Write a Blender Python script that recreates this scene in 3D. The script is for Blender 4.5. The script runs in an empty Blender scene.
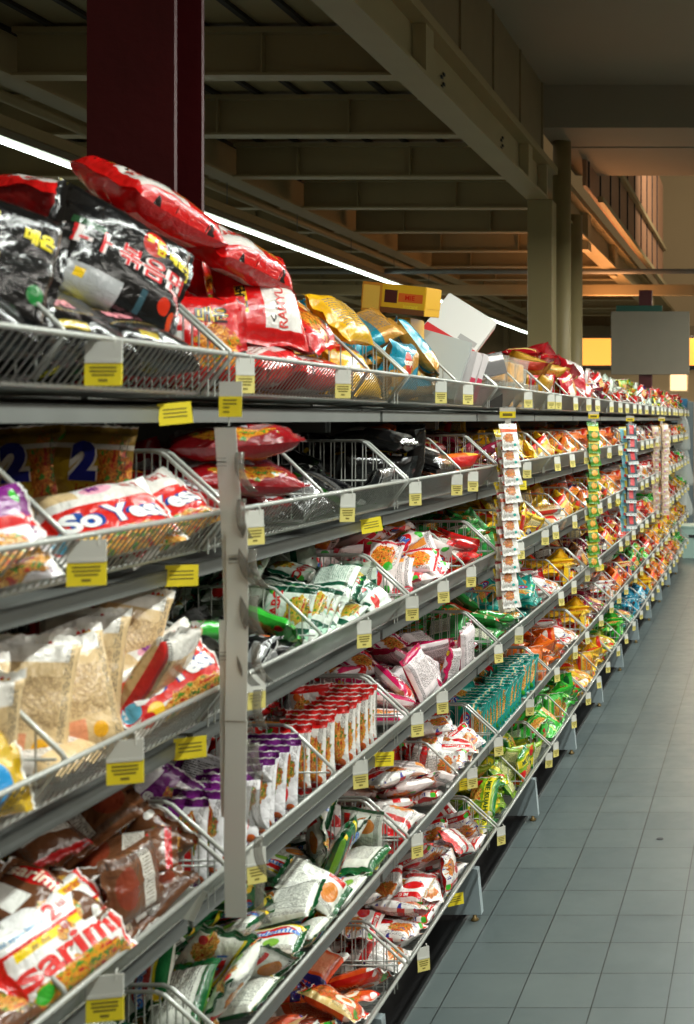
import bpy, bmesh, math, random
import numpy as np
from mathutils import Vector, Matrix, Quaternion, Euler

SC = bpy.context.scene
COL = SC.collection
PI = math.pi
F = 1217.0            # focal length in pixels of the 694 px wide frame
VX, VY = 765.0, 420.0  # vanishing point of the aisle
EYE = 1.55            # eye height above the datum of the shelf drawing; the floor lies GZ below it
GZ = -0.097
XF = -0.88            # front rail of the baskets
TOPS = [1.659, 1.401, 1.119, 0.8215, 0.518, 0.211]   # front-rail heights, top row first
XB = -1.345           # back panel face


def lin(c):
    out = []
    for v in c[:3]:
        v = v / 255.0
        out.append(v / 12.92 if v <= 0.04045 else ((v + 0.055) / 1.055) ** 2.4)
    return (out[0], out[1], out[2], 1.0)


# ---------------------------------------------------------------- materials
class NB:
    """Small node-tree builder."""

    def __init__(self, name):
        self.m = bpy.data.materials.new(name)
        self.m.use_nodes = True
        self.nt = self.m.node_tree
        self.N = self.nt.nodes
        self.bsdf = self.N.get('Principled BSDF')

    def n(self, t, **kw):
        x = self.N.new(t)
        for k, v in kw.items():
            setattr(x, k, v)
        return x

    def put(self, sock, v):
        if hasattr(v, 'is_linked') or hasattr(v, 'links'):
            self.nt.links.new(v, sock)
        else:
            sock.default_value = v

    def math(self, op, a, b=None, c=None):
        x = self.n('ShaderNodeMath', operation=op)
        self.put(x.inputs[0], a)
        if b is not None:
            self.put(x.inputs[1], b)
        if c is not None:
            self.put(x.inputs[2], c)
        return x.outputs[0]

    def mix(self, f, a, b):
        x = self.n('ShaderNodeMix', data_type='RGBA')
        self.put(x.inputs[0], f)
        self.put(x.inputs[6], a)
        self.put(x.inputs[7], b)
        return x.outputs[2]

    def noise(self, vec, scale, detail=3.0, rough=0.5, dist=0.0):
        x = self.n('ShaderNodeTexNoise')
        if vec is not None:
            self.put(x.inputs['Vector'], vec)
        x.inputs['Scale'].default_value = scale
        x.inputs['Detail'].default_value = detail
        x.inputs['Roughness'].default_value = rough
        x.inputs['Distortion'].default_value = dist
        return x.outputs['Fac'], x.outputs['Color']

    def ramp(self, f, pts):
        x = self.n('ShaderNodeValToRGB')
        e = x.color_ramp.elements
        while len(e) > 1:
            e.remove(e[-1])
        e[0].position = pts[0][0]
        e[0].color = pts[0][1]
        for p, c in pts[1:]:
            k = e.new(p)
            k.color = c
        self.put(x.inputs[0], f)
        return x.outputs[0]

    def bump(self, h, strength, distance):
        x = self.n('ShaderNodeBump')
        x.inputs['Strength'].default_value = strength
        x.inputs['Distance'].default_value = distance
        self.put(x.inputs['Height'], h)
        self.nt.links.new(x.outputs[0], self.bsdf.inputs['Normal'])


def plain(name, col, rough=0.5, metal=0.0, var=0.0, vscale=8.0, bump=0.0, coat=0.0, spec=0.5):
    b = NB(name)
    p = b.bsdf
    p.inputs['Roughness'].default_value = rough
    p.inputs['Metallic'].default_value = metal
    p.inputs['Specular IOR Level'].default_value = spec
    p.inputs['Coat Weight'].default_value = coat
    c = lin(col)
    tc = b.n('ShaderNodeTexCoord').outputs['Object']
    if var > 0:
        f, _ = b.noise(tc, vscale, 4.0)
        lo = tuple(x * (1 - var) for x in c[:3]) + (1,)
        hi = tuple(min(1, x * (1 + var)) for x in c[:3]) + (1,)
        b.put(p.inputs['Base Color'], b.ramp(f, [(0.3, lo), (0.7, hi)]))
    else:
        p.inputs['Base Color'].default_value = c
    if bump > 0:
        f, _ = b.noise(tc, vscale * 6, 3.0)
        b.bump(f, bump, 0.01)
    return b.m


def emit(name, col, strength):
    b = NB(name)
    p = b.bsdf
    c = lin(col)
    p.inputs['Base Color'].default_value = c
    p.inputs['Emission Color'].default_value = c
    p.inputs['Emission Strength'].default_value = strength
    return b.m


def clear(name, col, alpha=0.35, rough=0.15):
    """Thin clear plastic film."""
    b = NB(name)
    p = b.bsdf
    p.inputs['Base Color'].default_value = lin(col)
    p.inputs['Roughness'].default_value = rough
    p.inputs['Alpha'].default_value = alpha
    return b.m


def film(name, base, front=(), back=None, rough=0.2, metal=0.0, crinkle=0.6):
    """Printed wrapper: the print is laid out over the pack's own unwrap (front u 0..1, back u 2..3)."""
    b = NB(name)
    uv = b.n('ShaderNodeUVMap').outputs[0]
    sx = b.n('ShaderNodeSeparateXYZ')
    b.put(sx.inputs[0], uv)
    U, V = sx.outputs[0], sx.outputs[1]
    U2 = b.math('SUBTRACT', U, 2.0)
    tc = b.n('ShaderNodeTexCoord').outputs['Object']

    def rng(x, lo, hi):
        return b.math('COMPARE', x, (lo + hi) / 2, abs(hi - lo) / 2)

    def layer(colr, shp, u):
        k = shp[0]
        if k == 'r':
            _, u0, v0, u1, v1, c = shp
            m = b.math('MULTIPLY', rng(u, u0, u1), rng(V, v0, v1))
            return b.mix(m, colr, lin(c))
        if k in 'en':
            _, uc, vc, ru, rv = shp[:5]
            du = b.math('DIVIDE', b.math('SUBTRACT', u, uc), ru)
            dv = b.math('DIVIDE', b.math('SUBTRACT', V, vc), rv)
            d2 = b.math('ADD', b.math('MULTIPLY', du, du), b.math('MULTIPLY', dv, dv))
            if k == 'n':
                fw, _ = b.noise(uv, 7.0, 3.0, 0.6, 0.5)
                d2 = b.math('ADD', d2, b.math('MULTIPLY', b.math('SUBTRACT', fw, 0.5), 2.6))
            m = b.math('LESS_THAN', d2, 1.0)
            if k == 'e':
                return b.mix(m, colr, lin(shp[5]))
            f, _ = b.noise(uv, 26.0, 2.0, 0.6, 2.5)
            cc = b.ramp(f, [(0.36, lin(shp[5])), (0.52, lin(shp[6])), (0.62, lin(shp[7]))])
            fg, _ = b.noise(uv, 15.0, 1.0, 0.5, 0.6)
            cc = b.mix(b.math('GREATER_THAN', fg, 0.64), cc, lin((70, 130, 40)))
            cc = b.mix(b.math('LESS_THAN', fg, 0.36), cc, lin((176, 40, 24)))
            return b.mix(m, colr, cc)
        if k == 'd':            # diagonal band v = a*u + b, half width w
            _, a, b0, w, c = shp
            m = b.math('COMPARE', b.math('SUBTRACT', V, b.math('MULTIPLY', u, a)), b0, w)
            m = b.math('MULTIPLY', m, rng(u, 0.0, 1.0))
            return b.mix(m, colr, lin(c))
        if k == 't':            # block of small print
            _, u0, v0, u1, v1, c, n = shp
            m = b.math('MULTIPLY', rng(u, u0, u1), rng(V, v0, v1))
            ln = b.math('LESS_THAN', b.math('FRACT', b.math('MULTIPLY', V, float(n))), 0.5)
            mp = b.n('ShaderNodeMapping')
            mp.inputs['Scale'].default_value = (60, n, 1)
            b.put(mp.inputs[0], uv)
            f, _ = b.noise(mp.outputs[0], 1.0, 1.0)
            g = b.math('GREATER_THAN', f, 0.45)
            m = b.math('MULTIPLY', m, b.math('MULTIPLY', ln, g))
            return b.mix(m, colr, lin(c))
        if k == 'p':            # patches of artwork in a colour
            _, sc, th, c = shp
            f, _ = b.noise(uv, sc, 2.0, 0.5, 1.0)
            m = b.math('MULTIPLY', b.math('GREATER_THAN', f, th), rng(u, 0.0, 1.0))
            return b.mix(m, colr, lin(c))
        if k == 's':            # stripes across the length
            _, v0, v1, n, duty, c = shp
            m = b.math('LESS_THAN', b.math('FRACT', b.math('MULTIPLY', u, float(n))), duty)
            m = b.math('MULTIPLY', b.math('MULTIPLY', m, rng(V, v0, v1)), rng(u, 0.0, 1.0))
            return b.mix(m, colr, lin(c))
        raise ValueError(k)
    colr = b.n('ShaderNodeRGB')
    colr.outputs[0].default_value = lin(base)
    colr = colr.outputs[0]
    for s in front:
        colr = layer(colr, s, U)
    for s in (back if back is not None else ()):
        colr = layer(colr, s, U2)
    p = b.bsdf
    b.put(p.inputs['Base Color'], colr)
    p.inputs['Roughness'].default_value = rough
    p.inputs['Metallic'].default_value = metal
    p.inputs['Coat Weight'].default_value = 0.22
    p.inputs['Coat Roughness'].default_value = 0.12
    f, _ = b.noise(tc, 42.0, 3.0, 0.55, 1.2)
    f2, _ = b.noise(tc, 17.0, 2.0, 0.5, 0.8)
    cr = b.math('ABSOLUTE', b.math('SUBTRACT', f2, 0.5))
    b.bump(b.math('MULTIPLY_ADD', cr, 1.6, b.math('MULTIPLY', f, 0.6)), crinkle, 0.008)
    return b.m


# ---------------------------------------------------------------- mesh helpers
def mesh(name, verts, faces, mats, uvs=None, mi=None, smooth=False):
    me = bpy.data.meshes.new(name)
    me.from_pydata([tuple(v) for v in verts], [], faces)
    for m in (mats if isinstance(mats, (list, tuple)) else [mats]):
        me.materials.append(m)
    if uvs is not None:
        l = me.uv_layers.new(name='UVMap')
        l.data.foreach_set('uv', np.asarray(uvs, dtype=np.float32).ravel())
    if mi is not None:
        me.polygons.foreach_set('material_index', np.asarray(mi, dtype=np.int32))
    if smooth:
        me.polygons.foreach_set('use_smooth', np.ones(len(me.polygons), dtype=bool))
    me.update()
    return me


class MB:
    """Collects boxes, tubes and prisms; build() links them as one mesh object."""

    def __init__(self):
        self.v, self.f, self.mi = [], [], []
        self.cur = 0

    def add(self, vs, fs):
        o = len(self.v)
        self.v += [tuple(x) for x in vs]
        self.f += [tuple(i + o for i in f) for f in fs]
        self.mi += [self.cur] * len(fs)
        return self

    def box(self, x0, x1, y0, y1, z0, z1, bev=0.0, M=None):
        if bev > 0:
            bm = bmesh.new()
            bmesh.ops.create_cube(bm, size=1)
            for v in bm.verts:
                v.co = Vector(((x0 + x1) / 2 + v.co.x * (x1 - x0), (y0 + y1) / 2 + v.co.y * (y1 - y0), (z0 + z1) / 2 + v.co.z * (z1 - z0)))
            bmesh.ops.bevel(bm, geom=bm.edges[:], offset=bev, segments=2, affect='EDGES', profile=0.5)
            bm.verts.index_update()
            vs = [v.co.copy() for v in bm.verts]
            fs = [[v.index for v in f.verts] for f in bm.faces]
            bm.free()
        else:
            vs = [Vector((x, y, z)) for x in (x0, x1) for y in (y0, y1) for z in (z0, z1)]
            fs = [(0, 1, 3, 2), (4, 6, 7, 5), (0, 4, 5, 1), (2, 3, 7, 6), (0, 2, 6, 4), (1, 5, 7, 3)]
        if M is not None:
            vs = [M @ v for v in vs]
        return self.add(vs, fs)

    def tube(self, pts, r, n=6, cap=True):
        pts = [Vector(p) for p in pts]
        vs, fs = [], []
        up = None
        for i, p in enumerate(pts):
            if i == 0:
                d = (pts[1] - p).normalized()
            elif i == len(pts) - 1:
                d = (p - pts[i - 1]).normalized()
            else:
                d = ((p - pts[i - 1]).normalized() + (pts[i + 1] - p).normalized())
                d = d.normalized() if d.length > 1e-6 else (pts[i + 1] - p).normalized()
            if up is None or abs(up.dot(d)) > 0.95:
                up = Vector((0, 0, 1)) if abs(d.z) < 0.9 else Vector((1, 0, 0))
            a = d.cross(up).normalized()
            c = d.cross(a).normalized()
            up = a.cross(d).normalized()
            for k in range(n):
                t = 2 * PI * k / n
                vs.append(p + (a * math.cos(t) + c * math.sin(t)) * r)
        for i in range(len(pts) - 1):
            for k in range(n):
                k2 = (k + 1) % n
                fs.append((i * n + k, i * n + k2, (i + 1) * n + k2, (i + 1) * n + k))
        if cap:
            fs.append(tuple(range(n))[::-1])
            fs.append(tuple((len(pts) - 1) * n + k for k in range(n)))
        return self.add(vs, fs)

    def prism(self, poly, axis, a0, a1):
        """poly: 2-D outline; axis 'y': (x,z) outline swept along y, 'x': (y,z), 'z': (x,y)."""
        n = len(poly)
        vs = []
        for a in (a0, a1):
            for p, q in poly:
                vs.append({'y': (p, a, q), 'x': (a, p, q), 'z': (p, q, a)}[axis])
        fs = [tuple(range(n)), tuple(range(2 * n - 1, n - 1, -1))]
        for k in range(n):
            k2 = (k + 1) % n
            fs.append((k, n + k, n + k2, k2))
        return self.add(vs, fs)

    def lathe(self, prof, n=16, c=(0, 0, 0)):
        vs, fs = [], []
        for r, z in prof:
            for k in range(n):
                t = 2 * PI * k / n
                vs.append((c[0] + r * math.cos(t), c[1] + r * math.sin(t), c[2] + z))
        for i in range(len(prof) - 1):
            for k in range(n):
                k2 = (k + 1) % n
                fs.append((i * n + k, i * n + k2, (i + 1) * n + k2, (i + 1) * n + k))
        fs.append(tuple(range(n))[::-1])
        fs.append(tuple((len(prof) - 1) * n + k for k in range(n)))
        return self.add(vs, fs)

    def mesh(self, name, mats, smooth=False):
        me = mesh(name, self.v, self.f, mats, mi=self.mi)
        bm = bmesh.new()
        bm.from_mesh(me)
        bmesh.ops.recalc_face_normals(bm, faces=bm.faces[:])
        bm.to_mesh(me)
        bm.free()
        if smooth:
            me.polygons.foreach_set('use_smooth', np.ones(len(me.polygons), dtype=bool))
        return me

    def build(self, name, mats, parent=None, smooth=False):
        return link(name, self.mesh(name, mats, smooth), parent)


def link(name, me, parent=None):
    o = bpy.data.objects.new(name, me)
    COL.objects.link(o)
    if parent is not None:
        o.parent = parent
    return o


def tag(o, label=None, cat=None, group=None, kind=None):
    if label:
        o['label'] = label
    if cat:
        o['category'] = cat
    if group:
        o['group'] = group
    if kind:
        o['kind'] = kind
    return o


def empty(name, loc=(0, 0, 0), label=None, cat=None, group=None):
    o = bpy.data.objects.new(name, None)
    o.empty_display_size = 0.05
    COL.objects.link(o)
    o.location = loc
    return tag(o, label, cat, group)


def copy_tree(o, parent=None):
    c = o.copy()
    COL.objects.link(c)
    c.parent = parent
    for ch in [x for x in bpy.data.objects if x.parent == o]:
        copy_tree(ch, c)
    return c


def clone(root, kids):
    """Copy a thing and its (nested) parts; kids = tree [(obj, [(sub, [])...])...]."""
    r = root.copy()
    COL.objects.link(r)

    def rec(par, lst):
        for ch, sub in lst:
            c = ch.copy()
            COL.objects.link(c)
            c.parent = par
            rec(c, sub)
    rec(r, kids)
    return r


def at(px, py, Y):
    """The point at distance Y that the photo shows at pixel (px, py)."""
    return Vector(((px - VX) * Y / F, Y, EYE - (py - VY) * Y / F))


# ---------------------------------------------------------------- lettering
_glyph = {}


def glyphs(text, bold=0.0, shear=0.0):
    """Filled outline of a word: (verts 2-D scaled to height 1 and centred, tris)."""
    key = (text, bold, shear)
    if key in _glyph:
        return _glyph[key]
    c = bpy.data.curves.new('word', 'FONT')
    c.body = text
    c.offset = bold
    c.shear = shear
    c.resolution_u = 3
    o = bpy.data.objects.new('word', c)
    COL.objects.link(o)
    dg = bpy.context.evaluated_depsgraph_get()
    me = bpy.data.meshes.new_from_object(o.evaluated_get(dg))
    bm = bmesh.new()
    bm.from_mesh(me)
    bmesh.ops.triangulate(bm, faces=bm.faces[:])
    bpy.data.objects.remove(o)
    bpy.data.meshes.remove(me)
    bpy.data.curves.remove(c)
    xs = [v.co.x for v in bm.verts]
    ys = [v.co.y for v in bm.verts]
    h = max(ys) - min(ys)
    cx, cy = (max(xs) + min(xs)) / 2, (max(ys) + min(ys)) / 2
    for v in bm.verts:
        v.co = Vector(((v.co.x - cx) / h, (v.co.y - cy) / h, 0))
    for _ in range(4):
        long = [e for e in bm.edges if e.calc_length() > 0.22]
        if not long:
            break
        bmesh.ops.subdivide_edges(bm, edges=long, cuts=1)
        bmesh.ops.triangulate(bm, faces=[f for f in bm.faces if len(f.verts) > 3])
    bm.verts.index_update()
    vs = np.array([(v.co.x, v.co.y) for v in bm.verts])
    fs = [[v.index for v in f.verts] for f in bm.faces]
    # consistent upward winding
    out = []
    for f in fs:
        a, b_, c_ = vs[f[0]], vs[f[1]], vs[f[2]]
        if (b_[0] - a[0]) * (c_[1] - a[1]) - (b_[1] - a[1]) * (c_[0] - a[0]) < 0:
            f = f[::-1]
        out.append(f)
    bm.free()
    _glyph[key] = (vs, out)
    return _glyph[key]


# ---------------------------------------------------------------- wrapped packs
SIZES = {'S': (0.152, 0.105, 0.038), 'H': (0.235, 0.19, 0.085), 'D': (0.195, 0.135, 0.052), 'M': (0.30, 0.185, 0.085), 'R': (0.255, 0.17, 0.08), 'E': (0.24, 0.15, 0.062), 'B': (0.20, 0.15, 0.06)}


def pack_grid(size, nu, nv, seed, crumple=1.0):
    """Front and back surfaces of a pillow pouch with crimped end fins: arrays (nv+1, nu+1, 3)."""
    L, W, T = size
    R = random.Random(seed)
    fin = 0.013 / (L / 2)
    sb = 1 - fin
    k = nu - 4
    s = np.sin(np.linspace(-1, 1, k + 1) * PI / 2 * 0.86) / math.sin(PI / 2 * 0.86) * sb
    s = np.concatenate([[-1, -1 + fin * 0.45], s, [1 - fin * 0.45, 1]])
    t = np.sin(np.linspace(-1, 1, nv + 1) * PI / 2 * 0.8) / math.sin(PI / 2 * 0.8)
    S, Tt = np.meshgrid(s, t)
    out = []
    waves = [(R.uniform(8, 30), R.uniform(0, 2 * PI), R.uniform(0, 2 * PI), R.uniform(0.3, 1)) for _ in range(7)]
    ripple = [(R.uniform(5, 11), R.uniform(0, 6.3)) for _ in range(2)]
    bend = R.uniform(-0.06, 0.06)
    for side in (1, -1):
        a = np.clip(np.abs(S) / sb, 0, 1)
        body = np.sqrt(np.clip(1 - a ** 3.6, 0, 1)) * np.sqrt(np.clip(1 - np.abs(Tt) ** 4.0, 0, 1))
        y = Tt * W / 2 * (1 - 0.07 * (1 - a ** 4)) + 0.0
        x = S * L / 2
        z = side * T / 2 * body
        near = np.exp(-(1 - a) / 0.22)
        # gathers running in from the crimped ends
        g = np.sin(Tt * 9 + waves[0][1] + side) * 0.5 + np.sin(Tt * 17 + waves[1][1] * side) * 0.5
        z = z + side * g * 0.10 * T * near * np.sqrt(body + 1e-6) * crumple
        h = np.zeros_like(x)
        for f_, th, ph, am in waves:
            h += am * (0.6 - np.abs(np.sin((np.cos(th) * x + np.sin(th) * y) * f_ * 2.2 + ph + side)))
        z = z + side * h * 0.0023 * crumple * np.clip(body * 2, 0, 1)
        r0, r1 = ripple
        flat = (np.sin(Tt * r0[0] + r0[1]) + np.sin(Tt * r1[0] + r1[1])) * 0.0022 * np.clip((np.abs(S) - sb * 0.9) / (1 - sb * 0.9), 0, 1)
        z = z + flat * (1.0 + crumple) * 0.7
        z = z + bend * T * (S ** 2) * 1.2
        edge = np.abs(S) >= sb - 1e-9
        z = np.where(edge & (np.abs(S) > sb), z + side * 0.0003, z)
        if side == -1:
            z = z - 0.0018 * np.exp(-(Tt / 0.05) ** 2) * np.clip(body * 3, 0, 1)
        out.append(np.stack([x, y, z], axis=-1))
    # serrated ends
    for g in out:
        zig = (np.arange(nv + 1) % 2) * 0.0022
        g[:, 0, 0] += zig
        g[:, -1, 0] -= zig
    # seal the long sides
    m0 = (out[0][0] + out[1][0]) / 2
    m1 = (out[0][-1] + out[1][-1]) / 2
    for g in out:
        g[0] = m0
        g[-1] = m1
    return out, s, t


def pack_geo(size, nu, nv, seed, crumple=1.0, words=()):
    """verts, quads/tris, loop uvs, material indices (0 film, 1.. lettering colours)."""
    (gf, gb), s, t = pack_grid(size, nu, nv, seed, crumple)
    vs = np.concatenate([gf.reshape(-1, 3), gb.reshape(-1, 3)])
    n = nu + 1
    N = n * (nv + 1)
    us, ts = (s + 1) / 2, (t + 1) / 2
    fs, uv, mi = [], [], []
    for side in (0, 1):
        o = side * N
        for j in range(nv):
            for i in range(nu):
                q = [(j, i), (j, i + 1), (j + 1, i + 1), (j + 1, i)]
                if side:
                    q = q[::-1]
                fs.append([o + a * n + b_ for a, b_ in q])
                for a, b_ in q:
                    uv.append((2 + 1 - us[b_], ts[a]) if side else (us[b_], ts[a]))
                mi.append(0)
    extra = []
    base = len(vs)
    L, W, T = size
    for w in words:
        text, u, v, hgt, slot, bold, rot, side = w[:8]
        asp = w[8] if len(w) > 8 else 1.0
        lift = w[9] if len(w) > 9 else 0.0011
        gv, gt = glyphs(text, bold)
        ca, sa = math.cos(rot), math.sin(rot)
        px = gv[:, 0] * hgt * asp
        py = gv[:, 1] * hgt
        X = px * ca - py * sa
        Yy = px * sa + py * ca
        uu = np.clip(u + X / L, 0.02, 0.98)
        vv = np.clip(v + Yy / W, 0.02, 0.98)
        g = gf if side == 0 else gb
        su = uu if side == 0 else 1 - uu
        fi = np.interp(su, us, np.arange(len(us)))
        fj = np.interp(vv, ts, np.arange(len(ts)))
        i0 = np.clip(fi.astype(int), 0, nu - 1)
        j0 = np.clip(fj.astype(int), 0, nv - 1)
        a = (fi - i0)[:, None]
        b_ = (fj - j0)[:, None]
        P = g[j0, i0] * (1 - a) * (1 - b_) + g[j0, i0 + 1] * a * (1 - b_) + g[j0 + 1, i0] * (1 - a) * b_ + g[j0 + 1, i0 + 1] * a * b_
        du = g[j0, i0 + 1] - g[j0, i0]
        dv = g[j0 + 1, i0] - g[j0, i0]
        nr = np.cross(du, dv)
        nr /= np.maximum(np.linalg.norm(nr, axis=1, keepdims=True), 1e-9)
        if side:
            nr = -nr
        P = P + nr * lift
        extra.append(P)
        for f in gt:
            f = f if side == 0 else f
            fs.append([base + k for k in f])
            uv += [(0, 0)] * 3
            mi.append(slot)
        base += len(P)
    if extra:
        vs = np.concatenate([vs] + extra)
    return vs, fs, uv, mi


def carton_geo(size, words=()):
    """A folded carton: closed box with softly bevelled edges and a raised glued flap; faces carry UVs per side."""
    L, W, T = size
    bm = bmesh.new()
    bmesh.ops.create_cube(bm, size=1)
    for v in bm.verts:
        v.co = Vector((v.co.x * L, v.co.y * W, v.co.z * T))
    bmesh.ops.bevel(bm, geom=bm.edges[:], offset=0.0015, segments=2, affect='EDGES')
    # end flaps: a thin sheet folded over each short end
    for sx in (-1, 1):
        r = bmesh.ops.create_cube(bm, size=1)
        for v in r['verts']:
            v.co = Vector((sx * (L / 2 + 0.0006) + v.co.x * 0.001, v.co.y * W * 0.97, T * 0.12 + v.co.z * T * 0.70))
    bm.verts.index_update()
    vs = np.array([v.co[:] for v in bm.verts])
    fs, uv, mi = [], [], []
    for f in bm.faces:
        nrm = f.normal
        fs.append([v.index for v in f.verts])
        for v in f.verts:
            x, y, z = v.co.x / L + 0.5, v.co.y / W + 0.5, v.co.z / T + 0.5
            if abs(nrm.z) > 0.7:
                uv.append((x, y) if nrm.z > 0 else (2 + x, y))
            elif abs(nrm.y) > 0.7:
                uv.append((4 + x, z))
            else:
                uv.append((6 + y, z))
        mi.append(0)
    bm.free()
    base = len(vs)
    extra = []
    for w in words:
        text, u, v, hgt, slot, bold, rot, side = w[:8]
        gv, gt = glyphs(text, bold)
        ca, sa = math.cos(rot), math.sin(rot)
        X = gv[:, 0] * hgt * ca - gv[:, 1] * hgt * sa
        Y = gv[:, 0] * hgt * sa + gv[:, 1] * hgt * ca
        if side == 0:
            P = np.stack([(u - 0.5) * L + X, (v - 0.5) * W + Y, np.full_like(X, T / 2 + 0.0006)], -1)
        else:   # long side facing -y
            P = np.stack([(u - 0.5) * L + X, np.full_like(X, -W / 2 - 0.0006), (v - 0.5) * T + Y], -1)
        extra.append(P)
        for f in gt:
            fs.append([base + k for k in f])
            uv += [(0, 0)] * 3
            mi.append(slot)
        base += len(P)
    if extra:
        vs = np.concatenate([vs] + extra)
    return vs, fs, uv, mi

# ---------------------------------------------------------------- printed wrappers
W_, RED, YEL, BLU, BLK, GRN, DGR, ORG = (228, 228, 222), (190, 22, 24), (236, 196, 30), (32, 42, 120), (14, 14, 15), (60, 170, 50), (16, 76, 52), (214, 96, 28)
NOOD = ((150, 84, 26), (214, 146, 52), (236, 196, 110))
PRINT = ('t', 0.12, 0.2, 0.7, 0.8, (110, 108, 104), 22)


def outl(text, u, v, h, fill, edge, rot=0.0, bold=0.02, side=0, asp=1.0, rim=0.05):
    """A word with a contrasting outline: slots are resolved by colour later."""
    return [(text, u, v, h, edge, bold + rim, rot, side, asp, 0.0009), (text, u, v, h, fill, bold, rot, side, asp, 0.0016)]


def word(text, u, v, h, colr, rot=0.0, bold=0.01, side=0, asp=1.0):
    return [(text, u, v, h, colr, bold, rot, side, asp, 0.0011)]


DES = {}


def design(key, cls, desc, base, front=(), back=(), words=(), rough=0.2, metal=0.0, name='noodle_packet', cat='noodle packet'):
    if cls in 'SD':
        r_ = random.Random(key)
        front = tuple(front) + (('t', 0.52, 0.03, 0.93, 0.13, (70, 60, 50), 46), ('e', 0.9, 0.84, 0.045, 0.07, r_.choice([W_, YEL, GRN])), ('e', 0.1 + r_.random() * 0.1, 0.12, 0.06, 0.08, r_.choice([ORG, GRN, W_, RED])),
                                ('r', 0.0, 0.0, 0.018, 1, W_), ('r', 0.982, 0, 1, 1, W_))
        back = tuple(back) + (('t', 0.1, 0.86, 0.9, 0.94, (90, 84, 76), 40), ('s', 0.06, 0.16, 60, 0.5, (60, 58, 56)))
    DES[key] = dict(cls=cls, desc=desc, base=base, front=front, back=back, words=list(words), rough=rough, metal=metal, name=name, cat=cat)


# single packets and twin packs
design('brown', 'S', 'brown noodle packet', (100, 62, 38),
       (('n', 0.72, 0.4, 0.2, 0.34, *NOOD), ('r', 0.1, 0.12, 0.42, 0.46, W_), ('e', 0.3, 0.74, 0.2, 0.14, RED), ('r', 0.9, 0, 1, 1, (110, 70, 44))),
       (('r', 0.3, 0.1, 0.5, 0.9, (205, 200, 190)), ('t', 0.32, 0.15, 0.48, 0.85, (120, 110, 100), 20), ('e', 0.75, 0.5, 0.14, 0.3, (120, 50, 30)), ('r', 0.06, 0, 0.12, 1, RED)),
       outl('sarimi', 0.32, 0.74, 0.02, (240, 226, 200), RED))
design('sarimi', 'D', 'white and red twin noodle pack with yellow band', (226, 226, 224),
       (('r', 0, 0, 0.09, 1, (206, 30, 22)), ('r', 0.91, 0, 1, 1, (206, 30, 22)), ('n', 0.5, 0.06, 0.42, 0.2, (196, 110, 30), (226, 150, 40), (100, 140, 40)),
        ('r', 0.09, 0.62, 0.91, 0.66, (206, 30, 22)), ('r', 0.14, 0.53, 0.5, 0.62, (246, 214, 20)), ('r', 0.56, 0.53, 0.88, 0.62, (246, 214, 20)), ('r', 0.66, 0.84, 0.92, 0.93, YEL)),
       (PRINT, ('r', 0, 0, 0.06, 1, RED), ('r', 0.94, 0, 1, 1, RED), ('r', 0.74, 0.2, 0.9, 0.5, (40, 40, 40))),
       outl('sarimi', 0.5, 0.36, 0.036, (206, 30, 22), W_, bold=0.03, asp=1.35) + word('isi', 0.53, 0.58, 0.011, RED) + word('2', 0.52, 0.78, 0.026, (206, 30, 22), bold=0.03)
       + word('isi', 0.61, 0.80, 0.01, RED) + word('mi ayam bawang', 0.27, 0.75, 0.009, (70, 150, 200)) + word('sarimi', 0.78, 0.885, 0.010, RED) + word('isi dua', 0.32, 0.575, 0.008, (150, 110, 10)))
design('cream', 'D', 'cream and white twin noodle pack', (214, 186, 140),
       (('r', 0, 0, 0.12, 1, (226, 224, 218)), ('r', 0.88, 0, 1, 1, (226, 224, 218)), ('d', 0.2, 0.62, 0.12, (206, 34, 30)), ('n', 0.55, 0.24, 0.36, 0.2, *NOOD), ('e', 0.2, 0.28, 0.08, 0.12, (120, 190, 210))),
       (('r', 0, 0, 0.07, 1, (228, 226, 220)), ('r', 0.93, 0, 1, 1, (228, 226, 220)), ('r', 0.07, 0.0, 0.93, 0.1, (206, 40, 34)), ('t', 0.3, 0.44, 0.66, 0.86, (150, 120, 88), 44), ('r', 0.07, 0.1, 0.2, 0.9, (226, 222, 214)), ('r', 0.5, 0.14, 0.86, 0.34, (226, 222, 214)),
        ('e', 0.78, 0.72, 0.06, 0.08, (232, 170, 40)), ('r', 0.68, 0.4, 0.9, 0.58, (226, 150, 110))),
       outl('So Yess', 0.5, 0.68, 0.036, (236, 234, 230), (30, 60, 140), rot=0.15))
design('soyess', 'D', 'white and red twin noodle pack with big white lettering', (226, 222, 216),
       (('d', 0.0, 0.42, 0.23, (208, 38, 30)), ('n', 0.62, 0.08, 0.36, 0.16, *NOOD), ('r', 0.0, 0.76, 0.34, 1, (214, 186, 140)), ('e', 0.22, 0.16, 0.07, 0.1, (240, 190, 40)), ('e', 0.5, 0.86, 0.12, 0.08, (236, 170, 190)), ('e', 0.08, 0.3, 0.06, 0.1, (100, 180, 210))),
       (PRINT, ('r', 0.0, 0, 0.2, 1, (214, 186, 140))),
       outl('So Yess', 0.53, 0.44, 0.038, (240, 240, 238), (24, 70, 150), bold=0.04, asp=1.05, rim=0.06) + word('MI', 0.48, 0.87, 0.012, (130, 50, 130)) + word('isi 2', 0.78, 0.86, 0.016, RED))
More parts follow.
